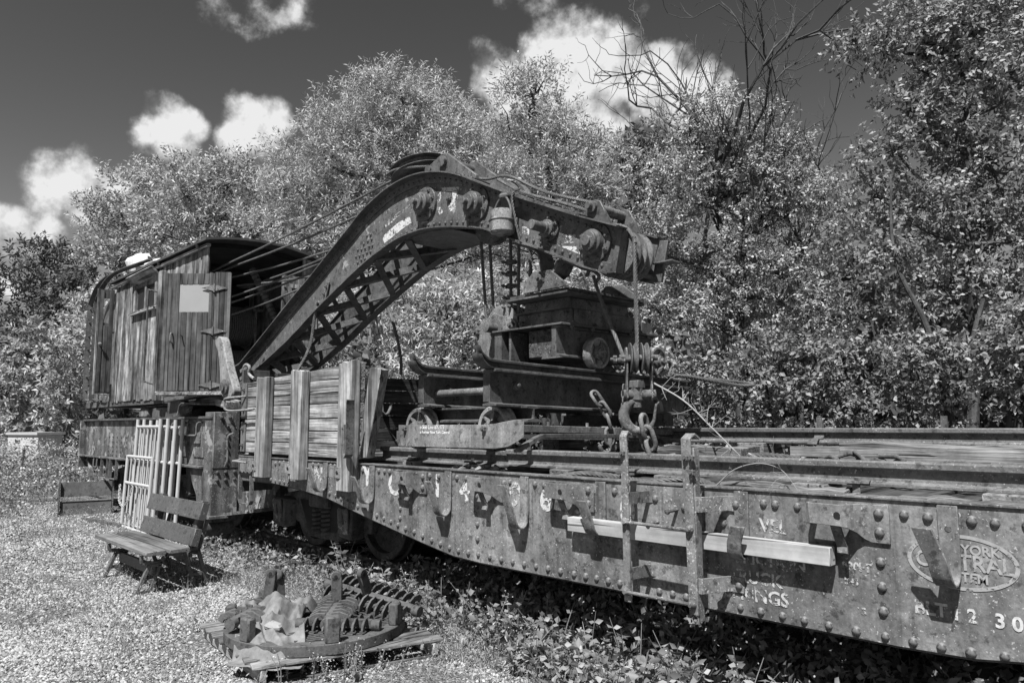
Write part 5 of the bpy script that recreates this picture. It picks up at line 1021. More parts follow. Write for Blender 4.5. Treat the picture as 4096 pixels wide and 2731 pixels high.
# loader bucket
bk = thing('loader_bucket', 'dark steel loader bucket lying on the gravel beside the crane', 'bucket', (-14.1, -.2, 0))
b0, b1 = V3((-14.16, -.63, 0)), V3((-13.98, .11, 0)); bd = unit(b1 - b0); bnn = np.array((-bd[1], bd[0], 0)); bnn = bnn if bnn[0] < 0 else -bnn; L_ = np.linalg.norm(b1 - b0)
def bpt(u, d, z): return b0 + bd * u * L_ + bnn * d + np.array((0, 0, z))
for zc, d0, d1 in ((.11, .0, .05), (.43, .08, .14)):
    q = MB(); vs = [bpt(u, d, z) for u in (0, 1) for d, z in ((d0, zc - .11), (d1, zc + .13), (d1 + .02, zc + .13), (d0 + .02, zc - .11))]; q.add(vs, [(0, 1, 5, 4), (1, 2, 6, 5), (2, 3, 7, 6), (3, 0, 4, 7), (0, 3, 2, 1), (4, 5, 6, 7)]); part('shell_plate', q, 'cast', bk, .004)
part('ledge', MB().bar(bpt(0, .06, .25), bpt(1, .06, .25), .05, .015), 'light', bk); part('cutting_edge', MB().bar(bpt(-.03, -.02, .012), bpt(1.03, -.02, .012), .06, .024), 'light', bk)
for u in (-.025, 1.025):
    q = MB(); pts = [(-.06, 0), (.5, 0), (.5, .1), (.18, .60), (.06, .58), (-.06, .08)]; vs = [bpt(u - .012, d, z) for d, z in pts] + [bpt(u + .012, d, z) for d, z in pts]; n = 6; q.add(vs, [tuple(range(n)), tuple(range(n, 2 * n))[::-1]] + [(i, n + i, n + (i + 1) % n, (i + 1) % n) for i in range(n)]); part('side_plate', q, 'cast', bk, .003)
q = MB(); q.bar((-13.45, -.45, .02), (-12.1, -.26, .02), .06, .05); solo('lying_beam', q, 'dark', 'thin dark beam lying on the gravel in front of the gates', 'beam', (-12.8, -.35, 0), bev=.004)
for a, b, m, lb_ in (((-7.75, .1, -.135), (-6.9, .35, -.13), 'wx', 'short grey board lying on the gravel right of the bench'), ((-4.75, .02, -.11), (-4.25, -.05, -.13), 'wx', 'broken pale board lying in the weeds behind the pallet'), ((-3.35, -.55, -.13), (-2.9, -.75, -.12), 'wx', 'pale stick of wood lying at the weed edge right of the pallet')):
    q = MB(); q.bar(a, b, .14 if 'pale board' in lb_ else .08, .03); solo('loose_board', q, m, lb_, 'board', a, bev=.005)
# utility cabinet
cbn = thing('utility_cabinet', 'pale low utility cabinet half hidden in the meadow', 'cabinet', (-25.3, 1.0, 0))
cx = V3((-26.0, .92, -.08)); cd = unit(V3((2.0, .62, 0))); cn = np.array((cd[1], -cd[0], 0))
part('body', MB().obox(cx + cd * .78 + np.array((0, 0, .68)), cd * .78, cn * .35, (0, 0, .66)), 'cabinet', cbn, .01); part('lid', MB().obox(cx + cd * .78 + np.array((0, 0, 1.37)), cd * .82, cn * .4, (0, 0, .035)), 'gate', cbn)
for u in (.55, 1.35): part('vent', MB().obox(cx + cd * u + cn * .355 + np.array((0, 0, 1.15)), cd * .12, cn * .01, (0, 0, .04)), 'dark', cbn)
q = MB(); q.cyl((-19.5, -.2, 0), (-19.45, -.2, 1.0), .03, n=6); solo('thin_post', q, 'dark', 'thin dark post standing in the white-flowered meadow', 'post', (-19.5, -.2, 0))

# pallet
PA, PB, PC = V3((-5.93, -1.47, 0)), V3((-4.63, -1.62, 0)), V3((-4.28, -.40, 0)); pu = unit(PB - PA); pv = unit(PC - PB); LU, LV = 1.31, 1.27
def ppt(u, v, z): return PA + pu * u * LU + pv * v * LV + np.array((0, 0, z))
pal = thing('pallet', 'weathered wooden pallet lying on the gravel', 'pallet', tuple(ppt(.5, .5, -.15)))
PM = NT('pallet_wood_local', .9, .15); 
for v in np.linspace(.03, .97, 3): part('stringer', MB().bar(ppt(0, v, -.09), ppt(1, v, -.09), .04, .09), 'pallet', pal, .005)
for u in (.04, .16, .28, .42, .56, .70, .84, .96): part('deck_board', MB().bar(ppt(u, -.02, -.032), ppt(u, 1.02, -.032), .115, .02), 'wy', pal, .004)
for u in (.05, .5, .95): part('bottom_board', MB().bar(ppt(u, 0, -.143), ppt(u, 1, -.143), .10, .016), 'wy', pal, .004)
# fire grate castings heaped on the pallet
GC = ppt(.5, .5, 0); gr = thing('grate_ring', 'round cast-iron fire grate ring lying on the pallet', 'grate', (GC[0], GC[1], -.02))
def gpt(r, a, z): return GC + np.array((r * math.cos(a), r * math.sin(a), z))
q = MB(); N = 40; vs = []
for k in range(N):
    a = 2 * math.pi * k / N
    for r, z in ((.66, -.018), (.66, .055), (.56, .055), (.56, -.018)): vs.append(gpt(r, a, z))
q.add(vs, [(k * 4 + i, ((k + 1) % N) * 4 + i, ((k + 1) % N) * 4 + (i + 1) % 4, k * 4 + (i + 1) % 4) for k in range(N) for i in range(4)]); part('rim', q, 'cast', gr, .004)
for a0, hgt in ((-2.95, .15), (-2.15, .15), (-1.35, .16), (-.35, .18), (.6, .16), (2.3, .16)):
    q = MB(); c = gpt(.62, a0, .05 + hgt / 2); q.obox(c, np.array((math.cos(a0), math.sin(a0), 0)) * .035, np.array((-math.sin(a0), math.cos(a0), 0)) * .05, (0, 0, hgt / 2)); part('lug', q, 'cast', gr, .012)
for k in range(26):
    t = -.54 + k * .0432; w = math.sqrt(max(.01, .565 ** 2 - t * t)); q = MB(); c = GC + pu * t + np.array((0, 0, .03)); q.bar(c - pv * w, c + pv * w, .017, .045); part('bar', q, 'cast', gr)
def comb(c, d, L, n, wd, z, lean, label, tall):
    """grate bar: a spine with curved ribs on both sides and an upright lug"""
    c = V3(c); d = unit(d); s = unit(np.cross((0, 0, 1), d)); up = unit(np.cross(d, s) + s * lean); s = unit(np.cross(up, d)); t = thing('grate_bar', label, 'grate bar', tuple(c), group=None)
    part('spine', MB().obox(c + up * .03, d * L / 2, s * .022, up * .03), 'cast', t, .004)
    for k in range(n):
        b = c + d * (-L / 2 + L * (k + .5) / n)
        for sg in (-1, 1):
            q = MB(); P = [b + s * sg * .02 + up * .05, b + s * sg * wd * .55 + up * .055, b + s * sg * wd * .9 + up * .035, b + s * sg * wd + up * .0]; q.ribbon(P, d, .017, .05); part('rib', q, 'cast', t, .003)
    for e in (-1, 1): part('trunnion', MB().cyl(c + d * e * L / 2 + up * .02, c + d * e * (L / 2 + .06) + up * .02, .04, n=12), 'cast', t)
    if tall: 
        q = MB(); b = c + d * tall[0] * L / 2; q.obox(b + up * (.05 + tall[1] / 2), d * .022, s * .04, up * tall[1] / 2); q.lathe([(.04, -.022), (.04, .022)], b + up * (.05 + tall[1]), d, 14); l = part('lug', q, 'cast', t, .006)
        h = MB(); h.lathe([(.014, -.024), (.014, .0245), (.0001, .0246)], b + up * (.05 + tall[1]), d, 10); part('pin_hole_mark', h, 'black', l)  # black plug paints the shade inside the lug's hole
    return t
comb(GC + np.array((-.32, -.33, .10)), (.45, -.62, 0), .62, 8, .13, .1, .1, 'left cast-iron grate bar with ribs showing beside the canvas', (-.55, .22))
comb(GC + np.array((.10, .10, .11)), (.62, -.55, -.03), .62, 8, .14, .1, -.05, 'middle cast-iron grate bar with upright holed lug on the ring', (-.25, .20))
comb(GC + np.array((.10, .42, .15)), (.86, .22, -.09), .86, 11, .13, .1, -.55, 'right cast-iron grate bar with curved ribs tilted on the pile', (-.05, .20))
comb(GC + np.array((.34, -.02, .07)), (.6, .5, 0), .5, 7, .11, .1, 0, 'low cast-iron grate segment lying flat at the ring front', None)
q = MB(); q.lathe([(.0001, -.05), (.05, -.05), (.055, .03), (.03, .06), (.0001, .065)], GC + np.array((-.42, -.12, .33)), (.3, -.5, .4), 14); q.bar(GC + np.array((-.42, -.10, .08)), GC + np.array((-.42, -.11, .33)), .07, .09, (1, 0, 0)); solo('round_headed_lug', q, 'cast', 'upright iron lug with a round bolt head behind the canvas', 'iron lug', tuple(GC + np.array((-.42, -.1, .06))), bev=.006)
# canvas
def canvas(c, eu, ev, nu, nv, hf, seed):
    r2 = np.random.default_rng(seed); q = MB(); vs = []
    for i in range(nu + 1):
        for j in range(nv + 1):
            u, v = i / nu, j / nv; p = V3(c) + eu * (u - .5) + ev * (v - .5); eu_n = unit(eu); p = p + unit(ev) * .05 * math.sin(5 * u + 2) + eu_n * .05 * math.sin(6 * v + 1)
            z = hf(u, v, p); vs.append((p[0], p[1], z))
    fs = [(i * (nv + 1) + j, (i + 1) * (nv + 1) + j, (i + 1) * (nv + 1) + j + 1, i * (nv + 1) + j + 1) for i in range(nu) for j in range(nv)]; q.add(vs, fs); return q
def ridge(x): return 1 - abs((x % 1.0) * 2 - 1)
from mathutils import noise as mnoise
PRO = [(0, -.012), (.11, -.004), (.165, .072), (.26, .085), (.42, .115), (.6, .14), (.8, .18), (.92, .16), (1, .11)]
def hf(u, v, p):
    base = lerp_poly(PRO, v) - .05 * abs(u - .5) * 2 * min(1, v * 2)
    w = .5 * mnoise.noise(Vector((u * 2.2, v * 2.6, 3.1))); f1 = math.sin(math.pi * (2.6 * u + .9 * v + 1.3 * w)); f2 = math.sin(math.pi * (1.4 * u - 2.6 * v + 1.8 * w + .4)); f3 = mnoise.noise(Vector((u * 7, v * 5, 8.0)))
    am = .12 + .88 * min(1, max(0, v - .08) / .3); return base + am * (.08 * (1 - abs(f1)) ** 1.2 + .065 * (1 - abs(f2)) ** 1.3 + .03 * f3 + .03 * (1 - abs(math.sin(math.pi * (5.5 * u + 2.2 * v + 2.5 * w))))) - .045
q = canvas(GC + np.array((.0, -.36, 0)), np.array((.40, .32, 0)), np.array((-.62, .48, 0)) * 1.25, 46, 52, hf, 3)
o = solo('canvas_sheet', q, 'cloth', 'crumpled pale canvas sheet thrown over the grate castings', 'canvas', (GC[0], GC[1] - .3, 0), smooth=70); md = o.modifiers.new('thick', 'SOLIDIFY'); md.thickness = .004
q = lump(GC + np.array((.14, -.42, .115)), .09, .055, .035, .15, 10, 7); solo('pale_stone', q, 'stone', 'pale broken stone weighing down the canvas sheet', 'stone', tuple(GC + np.array((.12, -.38, .12))), smooth=0)
q = MB(); q.lathe([(.03, 0), (.03, .03), (.016, .032), (.016, .10), (.0001, .1)], (-4.28, -1.08, -.14), (.3, -.6, .5), 6); solo('loose_bolt', q, 'cast', 'rusty bolt lying on the gravel in front of the pallet', 'bolt', (-4.28, -1.08, -.14))
# ================================================================ VEGETATION
def nrmz(a): return a / (np.linalg.norm(a, axis=-1, keepdims=True) + 1e-9)
def leaves(P, D, L, W, fold=.25, R=None, N=None):
    """one folded diamond leaf (4 verts, 2 tris) at each P pointing along D, its face turned to N"""
    R = R or rng; n = len(P); D = nrmz(D)
    if N is None: S = nrmz(np.cross(D, R.normal(0, 1, (n, 3))))
    else: S = nrmz(np.cross(N, D) + 1e-6)
    Nn = np.cross(D, S); L = L[:, None]; W = W[:, None]
    a = P; t = P + D * L; m = P + D * L * .45; l = m + S * W * .5 + Nn * W * fold; r = m - S * W * .5 + Nn * W * fold
    v = np.stack([a, l, t, r], 1).reshape(-1, 3); k = 4 * np.arange(n)[:, None]; f = np.concatenate([k + np.array([[0, 2, 1]]), k + np.array([[0, 3, 2]])], 1).reshape(-1, 3); return v, f
def shoots(centers, dirs, L, per, leafL, leafW, droop, R, out=None, jit=.5):
    """leafy shoots; out = outward direction each shoot's leaves turn to"""
    n = len(centers); u = np.linspace(.12, 1, per)[None, :, None]; dirs = nrmz(dirs)
    ax = nrmz(np.cross(dirs, R.normal(0, 1, (n, 3)))); bx = np.cross(dirs, ax)
    pos = centers[:, None] + dirs[:, None] * L[:, None, None] * u; pos[..., 2] -= droop * (L[:, None] * u[..., 0]) ** 2
    an = (np.arange(per) * 2.4)[None, :, None] + R.uniform(0, 6.28, (n, 1, 1)); side = ax[:, None] * np.cos(an) + bx[:, None] * np.sin(an)
    d = dirs[:, None] * .55 + side * .8 + R.normal(0, .22, (n, per, 3)); d[..., 2] -= droop * .5
    m = n * per; N = None
    if out is not None: N = (np.repeat(out, per, 0) + R.normal(0, jit, (m, 3)))
    return leaves(pos.reshape(-1, 3), d.reshape(-1, 3), R.uniform(.7, 1.25, m) * leafL, R.uniform(.75, 1.2, m) * leafW, .22, R, N)
def add_kids(root, crown, trunk_mb, leafmat, bark='bark'):
    b = BASE[root]; v, f = crown; me = bulk_mesh('crown', v - b, f, M[leafmat]); o = bpy.data.objects.new('crown', me); put(o, root); part('trunk', trunk_mb, bark, root)
def tree(name, label, base, lobes, leafmat, leafL, leafW, dens, seed, upb=.5, droop=.1, per=11, shootL=.5, trunk_r=.14, cat='tree', group=None, nl=7):
    R = np.random.default_rng(seed); base = V3((base[0], base[1], float(gz(base[0], base[1])))); t = thing(name, label, cat, tuple(base), group); Cs, Ds, Ls, Os = [], [], [], []; tm = MB()
    lob = np.array(lobes); zmin = lob[:, 2].min(); ctr = lob[:, :3].mean(0)
    tz = base[2] + (zmin - base[2]) * .75; top = lob[lob[:, 2].argmax(), :3]
    tr_pts = spline([base - (0, 0, .1), base * .5 + np.array((ctr[0], ctr[1], base[2])) * .5 + np.array((R.normal(0, .15), R.normal(0, .15), (tz - base[2]) * .5)), np.array((ctr[0], ctr[1], tz)), (np.array((ctr[0], ctr[1], tz)) + top) / 2 + R.normal(0, .15, 3), top], 5)
    tm.tube(tr_pts, list(np.linspace(trunk_r, trunk_r * .15, len(tr_pts))), 7); TP = np.array(tr_pts)
    for x, y, z, r in lobes:
        c = np.array((x, y, z)); below = TP[TP[:, 2] < max(z - r * .3, tz + .05)]; src = below[-1] if len(below) else TP[0]; src = src if len(below) else TP[1]
        lp = spline([src, (src + c) / 2 + R.normal(0, r * .15, 3) - (0, 0, r * .2), c + R.normal(0, r * .1, 3)], 4); rr = trunk_r * .32; tm.tube(lp, list(np.linspace(rr, rr * .35, len(lp))), 5)
        nt = 5.2 * dens * r * r / (leafL * leafW * per); ns = max(5, int(10 * min(1.6, r) ** .7)); sr = r * .36
        sd_ = nrmz(R.normal(0, 1, (ns, 3))); sd_[:, 2] = np.abs(sd_[:, 2]) * .9 - .25; sd_ = nrmz(sd_); scn = c + sd_ * r * R.uniform(.45, .98, (ns, 1)); srs = sr * R.uniform(.65, 1.35, ns)
        cnt = np.maximum(4, (nt * .8 * srs ** 2 / (srs ** 2).sum()).astype(int)); idx = np.repeat(np.arange(ns), cnt); n = len(idx)
        d = nrmz(R.normal(0, 1, (n, 3)) + np.array((0, 0, .35))); rad = R.uniform(0, 1, n) ** .35; p = scn[idx] + d * (srs[idx] * rad)[:, None] * np.array((1, 1, .8))
        n2_ = max(6, int(nt * .13)); d2 = nrmz(R.normal(0, 1, (n2_, 3))); p = np.concatenate([p, c + d2 * r * (R.uniform(0, 1, n2_) ** .5 * .75)[:, None]]); d = np.concatenate([d, d2]); n = len(p)
        dd_ = d * .7 + np.array((0, 0, upb)) + R.normal(0, .35, (n, 3)); Cs.append(p); Ds.append(dd_); Os.append(d + np.array((0, 0, .25))); Ls.append(R.uniform(.6, 1.3, n) * shootL * .7)
        for k in range(nl):
            e = p[R.integers(n)]; tm.tube([c + R.normal(0, r * .1, 3), (c + e) / 2 + R.normal(0, r * .08, 3), e], [rr * .35, rr * .22, rr * .08], 4)
    Cs, Ds, Ls = np.concatenate(Cs), np.concatenate(Ds), np.concatenate(Ls); add_kids(t, shoots(Cs, Ds, Ls, per, leafL, leafW, droop, R, np.concatenate(Os)), tm, leafmat); return t
CAM0 = np.array((0, -3.84, 1.53))
def push(lobes, k): return [tuple(CAM0 + (np.array(l[:3]) - CAM0) * k) + (l[3] * k,) for l in lobes]
WA = [(-13.33, 5.73, 9.46, 1.0), (-13.97, 5.2, 8.65, 1.17), (-14.75, 4.48, 8.13, 1.0), (-12.87, 6.34, 8.58, 1.29), (-13.57, 5.78, 7.59, 1.52), (-14.52, 4.9, 7.02, 1.47), (-12.57, 6.85, 7.29, 1.47), (-15.23, 4.12, 7.32, .82), (-13.28, 6.31, 6.13, 1.52), (-14.33, 5.28, 5.85, 1.41), (-12.28, 7.38, 5.83, 1.17), (-15.15, 4.44, 5.86, 1.06), (-15.71, 3.77, 6.45, .88)]
tree('willow_tree', 'tallest pale narrow-leaved willow rising behind the boom', (-13.88, 6.44), [(x, y, z - .45, r) for x, y, z, r in push(WA, 1.06)], 'lf_w', .125, .03, 2.6, 11, .75, .15, 12, .62, .2)
WB = [(-9.93, 6.49, 8.46, .57), (-10.18, 6.38, 7.53, .93), (-9.57, 7.01, 7.53, .78), (-9.24, 7.41, 7.11, .62), (-9.84, 6.9, 6.5, 1.03), (-10.41, 6.37, 6.1, .93), (-9.39, 7.4, 6.19, .67), (-10.13, 6.81, 5.17, 1.14), (-9.39, 7.54, 5.31, .72)]
tree('willow_tree', 'second pale willow with a spiky top right of the tallest one', (-10.26, 7.27), [(x, y, z - .2, r) for x, y, z, r in WB], 'lf_w', .115, .029, 2.6, 12, .8, .12, 12, .6, .17)
T2 = [(-22.26, 5.22, 9.53, 1.35), (-23.06, 4.45, 9.22, 1.27), (-21.56, 5.98, 9.21, 1.03), (-22.65, 5.03, 8.2, 1.43), (-23.59, 4.07, 8.2, 1.19), (-21.85, 5.91, 7.79, 1.19), (-22.47, 5.4, 7.01, 1.19), (-22.3, 5.2, 5.6, 1.5), (-23.6, 4.5, 6.2, 1.3)]
tree('leafy_tree', 'rounded leafy tree rising directly behind the crane cab', (-23.21, 5.52), [(x, y, z - .5, r) for x, y, z, r in T2], 'lf_b', .15, .06, 2.6, 13, .5, .2, 10, .6, .2)
T3 = [(-27.32, 4.24, 10.24, 1.17), (-27.79, 3.94, 9.08, 1.34), (-26.95, 4.88, 8.63, 1.34), (-28.22, 3.72, 7.75, 1.26), (-27.56, 4.46, 7.3, 1.34), (-28.0, 4.2, 6.0, 1.5)]
tree('leafy_tree', 'leafy tree with sparse pointed top left of the cab roof', (-28.3, 4.63), [(x, y, z - .45, r) for x, y, z, r in T3], 'lf_b', .16, .065, 2.5, 14, .55, .15, 10, .65, .2)
T4 = [(-34.52, 2.89, 8.62, .72), (-34.81, 2.74, 7.7, 1.14), (-33.85, 3.69, 7.9, .93), (-35.53, 2.13, 6.88, 1.03), (-33.58, 4.13, 6.87, 1.24), (-34.58, 3.22, 6.15, 1.24), (-35.66, 2.25, 5.34, 1.24)]
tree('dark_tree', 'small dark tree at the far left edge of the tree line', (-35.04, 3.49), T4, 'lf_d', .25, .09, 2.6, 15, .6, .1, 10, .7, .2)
T5 = [(-5.54, 6.32, 6.11, .67), (-5.94, 5.93, 5.96, .52), (-5.07, 6.86, 5.71, .67), (-6.31, 5.68, 5.21, .67), (-5.62, 6.4, 5.09, .87), (-4.95, 7.13, 4.81, .79), (-6.65, 5.45, 4.43, .63), (-5.99, 6.19, 4.03, .91), (-5.18, 7.06, 3.82, .87), (-6.47, 5.82, 3.24, .79), (-5.67, 6.7, 2.84, .79), (-4.84, 7.55, 2.83, .71), (-4.77, 7.22, 5.4, .48)]
tree('box_elder_tree', 'broad leafy tree right of the boom tip below bare dead branches', (-5.93, 6.66), T5, 'lf_b', .066, .03, 2.9, 16, .25, .5, 11, .42, .12)
T6 = [(-12.44, 13.8, 9.71, .83), (-12.91, 13.39, 9.26, .68), (-11.98, 14.3, 9.55, .76), (-12.6, 13.8, 8.3, 1.2), (-12.4, 14.0, 7.0, 1.4)]
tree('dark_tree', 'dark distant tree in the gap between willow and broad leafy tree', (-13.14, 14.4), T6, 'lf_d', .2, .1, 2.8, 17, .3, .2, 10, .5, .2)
T7 = [(-2.76, 6.22, 6.51, .56), (-2.18, 6.81, 6.57, .66), (-1.88, 7.2, 6.01, .72), (-2.84, 6.3, 5.53, .46), (-3.09, 6.12, 5.04, .49), (-2.52, 6.66, 5.3, .49), (-2.09, 7.16, 4.87, .66), (-3.28, 6.03, 4.39, .49), (-2.83, 6.5, 4.32, .52), (-2.28, 7.11, 4.06, .59), (-3.35, 6.09, 3.58, .56), (-2.69, 6.81, 3.25, .52), (-2.12, 7.4, 3.24, .56), (-3.05, 6.0, 6.35, .35), (-3.35, 5.9, 6.55, .3), (-2.4, 7.0, 7.2, .7), (-1.6, 7.6, 6.8, .8), (-1.5, 7.5, 5.2, .8), (-1.5, 7.6, 4.0, .8), (-3.0, 6.4, 2.9, .6), (-1.7, 7.5, 2.8, .7), (-2.6, 6.9, 5.9, .6)]
mpl = tree('maple_tree', 'tall dark maple at the right edge with a slanting trunk', (-2.5, 6.9), T7, 'lf_m', .075, .042, 3.0, 18, .1, .5, 9, .4, .11)
for i, (lb_, nm, k, lobes, lm, lL, lW) in enumerate((
    ('broad-leaved bush behind the hook block', 'bush', 1, [(-5.19, 4.44, 2.06, .43), (-4.87, 4.81, 1.8, .39), (-5.3, 4.9, 1.3, .5)], 'lf_v', .07, .045), ('broad-leaved vine-covered bush right of the pale branch', 'bush', 1, [(-4.25, 4.66, 2.25, .47), (-4.07, 4.91, 1.78, .4), (-4.3, 5.0, 1.3, .5)], 'lf_v', .07, .045),
    ('broad-leaved bush left of the slanting trunk', 'bush', 1, [(-3.61, 5.33, 2.15, .5), (-3.54, 5.47, 1.71, .37), (-3.6, 5.5, 1.2, .5)], 'lf_v', .07, .043), ('broad-leaved bush below the slanting trunk', 'bush', 1, [(-2.79, 5.44, 2.19, .5), (-2.72, 5.58, 1.76, .38), (-2.8, 5.6, 1.3, .5)], 'lf_v', .066, .042), ('shaded bush at the right edge above the back rail', 'bush', 1, [(-2.04, 5.48, 2.21, .47), (-1.98, 5.62, 1.74, .36), (-1.6, 5.7, 2.4, .5)], 'lf_v', .066, .042),
    ('shaded bush behind the boom foot', 'bush', 1.25, [(-12.95, 2.76, 3.42, .72), (-12.49, 3.31, 2.94, .72)], 'lf_b', .13, .04), ('shaded bush seen through the boom lacing', 'bush', 1.2, [(-10.91, 3.39, 3.5, .81), (-10.68, 3.78, 2.6, .67)], 'lf_w', .13, .035), ('dark willow bush under the boom hump', 'bush', 1.1, [(-9.44, 4.19, 3.41, .78), (-9.21, 4.56, 2.55, .69), (-9.83, 3.96, 2.34, .65)], 'lf_w', .13, .035), ('pale bush behind the hoist block', 'bush', 1.05, [(-7.87, 5.03, 3.74, .66), (-7.64, 5.37, 3.12, .62), (-8.27, 4.82, 2.51, .62)], 'lf_w', .12, .034), ('low bush behind the cradle', 'bush', 1, [(-6.49, 5.21, 2.42, .46), (-6.36, 5.4, 2.04, .42), (-6.6, 5.4, 1.3, .6)], 'lf_b', .11, .05),
    ('leafy shrub at the far left above the cabinet', 'shrub', 1, [(-28.64, 1.13, 3.18, .99), (-28.19, 1.72, 2.35, .91), (-28.9, .9, 1.6, 1.0)], 'lf_b', .2, .08), ('leafy shrub left of the crane tail', 'shrub', 1, [(-25.19, 1.69, 3.79, .99), (-25.02, 2.05, 2.65, .83), (-25.2, 1.9, 1.6, .9)], 'lf_b', .18, .07), ('tall shrub behind the far left shrubs', 'shrub', 1, [(-32.73, 1.08, 4.32, 1.21), (-32.03, 1.83, 4.13, 1.12), (-32.6, 1.2, 2.5, 1.3)], 'lf_d', .22, .09), ('tall shrub just left of the cab ladder', 'shrub', 1, [(-26.39, 3.11, 5.22, .99), (-26.61, 3.08, 3.98, .99), (-26.6, 3.0, 2.6, 1.1)], 'lf_b', .18, .07))):
    lobes = push(lobes, k); tree(nm, lb_, (lobes[0][0], lobes[0][1]), lobes, lm, lL, lW, 3.0, 40 + i, .2, .5, 9, .35, .05, 'bush', nl=6)
# bare dead crown
def bare(name, label, base, h, seed, spread):
    R = np.random.default_rng(seed); q = MB(); b = V3(base)
    def rec(p, d, L, r, lev):
        pts = [p]; dd_ = d
        for _ in range(4): dd_ = unit(dd_ + R.normal(0, .22, 3) + np.array((0, 0, .08))); pts.append(pts[-1] + dd_ * L / 4)
        q.tube(pts, list(np.linspace(r, r * .5, 5)), 5)
        if lev == 0: return
        for k in range(4 if lev > 1 else 3): i = R.integers(1, 5); rec(pts[i], unit(dd_ + R.normal(0, spread, 3) + np.array((0, 0, .1))), L * R.uniform(.45, .7), r * .55, lev - 1)
    rec(b, np.array((0, 0, 1.0)), h * .66, h * .006, 0); top = np.array(q.v)[-5:].mean(0)
    for k in range(10): f = .62 + .04 * k; rec(b + (top - b) * f, unit(R.normal(0, .38, 3) + np.array((0, 0, 1))), h * R.uniform(.15, .24), h * .0034, 3)
    solo(name, q, 'deadw', label, 'tree', tuple(base))
bare('dead_tree', 'bare dead tree whose grey twigs rise above the broad leafy tree', (-5.35, 6.95, -.15), 9.4, 5, .46); bare('dead_tree', 'slighter bare dead tree right of the first dead crown', (-4.75, 7.35, -.15), 8.0, 9, .46)
q = MB(); tt = spline([(-2.38, 6.05, -.1), (-2.52, 5.75, 1.6), (-2.66, 5.65, 2.6), (-2.95, 5.6, 3.5), (-3.0, 5.8, 4.6)], 6); q.tube(tt, list(np.linspace(.055, .012, len(tt))), 8); q.tube(spline([(-2.5, 5.75, 1.7), (-2.3, 5.7, 2.2), (-2.1, 5.8, 2.9)], 5), .028, 6); part('leaning_stem', q, 'bark', mpl)
# the wood behind everything: one mass
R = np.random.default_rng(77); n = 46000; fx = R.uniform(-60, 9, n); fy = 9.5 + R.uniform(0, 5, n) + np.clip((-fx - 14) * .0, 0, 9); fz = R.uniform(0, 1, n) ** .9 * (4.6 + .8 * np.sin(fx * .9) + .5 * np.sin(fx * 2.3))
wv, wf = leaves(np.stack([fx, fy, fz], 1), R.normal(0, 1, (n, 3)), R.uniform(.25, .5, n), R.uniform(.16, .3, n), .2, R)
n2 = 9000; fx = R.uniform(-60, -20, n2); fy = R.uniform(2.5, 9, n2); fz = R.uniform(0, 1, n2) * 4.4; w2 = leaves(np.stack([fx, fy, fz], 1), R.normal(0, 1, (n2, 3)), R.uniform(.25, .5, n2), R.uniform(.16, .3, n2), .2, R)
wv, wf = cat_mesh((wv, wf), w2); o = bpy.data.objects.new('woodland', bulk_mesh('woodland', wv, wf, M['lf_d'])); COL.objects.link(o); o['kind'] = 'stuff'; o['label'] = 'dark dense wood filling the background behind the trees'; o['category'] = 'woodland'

# ---- meadow on the left
def stems(P, h, r, R, lean=.12):
    n = len(P); d = R.normal(0, lean, (n, 2)); top = P + np.concatenate([d * h[:, None], h[:, None]], 1); a = R.uniform(0, 3.14, n); w = np.stack([np.cos(a), np.sin(a), np.zeros(n)], 1) * r[:, None]
    v = np.stack([P - w, P + w, top], 1).reshape(-1, 3); f = np.arange(3 * n).reshape(-1, 3); return v, f, top
def scatter(n, xr, yr, R): x = R.uniform(*xr, n); y = R.uniform(*yr, n); return np.stack([x, y, gz(x, y)], 1)
P = scatter(4200, (-32, -14.6), (-5.0, 1.6), R); P = P[(P[:, 0] < -16.4) | (P[:, 1] < -.75)]; P = P[(P[:, 1] < .0) | (P[:, 0] < -17)]; P = P[P[:, 1] > (P[:, 0] + 15.5) * .45 - 1.3] if False else P
h = R.uniform(.5, 1.15, len(P)); h *= np.clip((-P[:, 0] - 14.4) / 4.5, .18, 1); v, f, top = stems(P, h, np.full(len(P), .006), R)
k = 7; lp = (P[:, None] + (top - P)[:, None] * R.uniform(.15, .98, (len(P), k, 1))).reshape(-1, 3); lv = leaves(lp, R.normal(0, 1, (len(lp), 3)) + (0, 0, .4), R.uniform(.06, .14, len(lp)), R.uniform(.02, .045, len(lp)), .2, R)
mv, mf = cat_mesh((v, f), lv); o = bpy.data.objects.new('meadow', bulk_mesh('meadow', mv, mf, M['lf_g'])); COL.objects.link(o); o['kind'] = 'stuff'; o['label'] = 'tall leafy meadow weeds left of the crane'; o['category'] = 'meadow'
tsel = top[R.uniform(0, 1, len(top)) < .5]; fp = (tsel[:, None] + R.normal(0, .07, (len(tsel), 9, 3)) * (1, 1, .5)).reshape(-1, 3); fv = leaves(fp, R.normal(0, 1, (len(fp), 3)), R.uniform(.03, .055, len(fp)), R.uniform(.03, .05, len(fp)), .1, R)
o = bpy.data.objects.new('meadow_flowers', bulk_mesh('meadow_flowers', *fv, M['flower'])); COL.objects.link(o); o['kind'] = 'stuff'; o['label'] = 'small white flowers dotted over the meadow'; o['category'] = 'flowers'
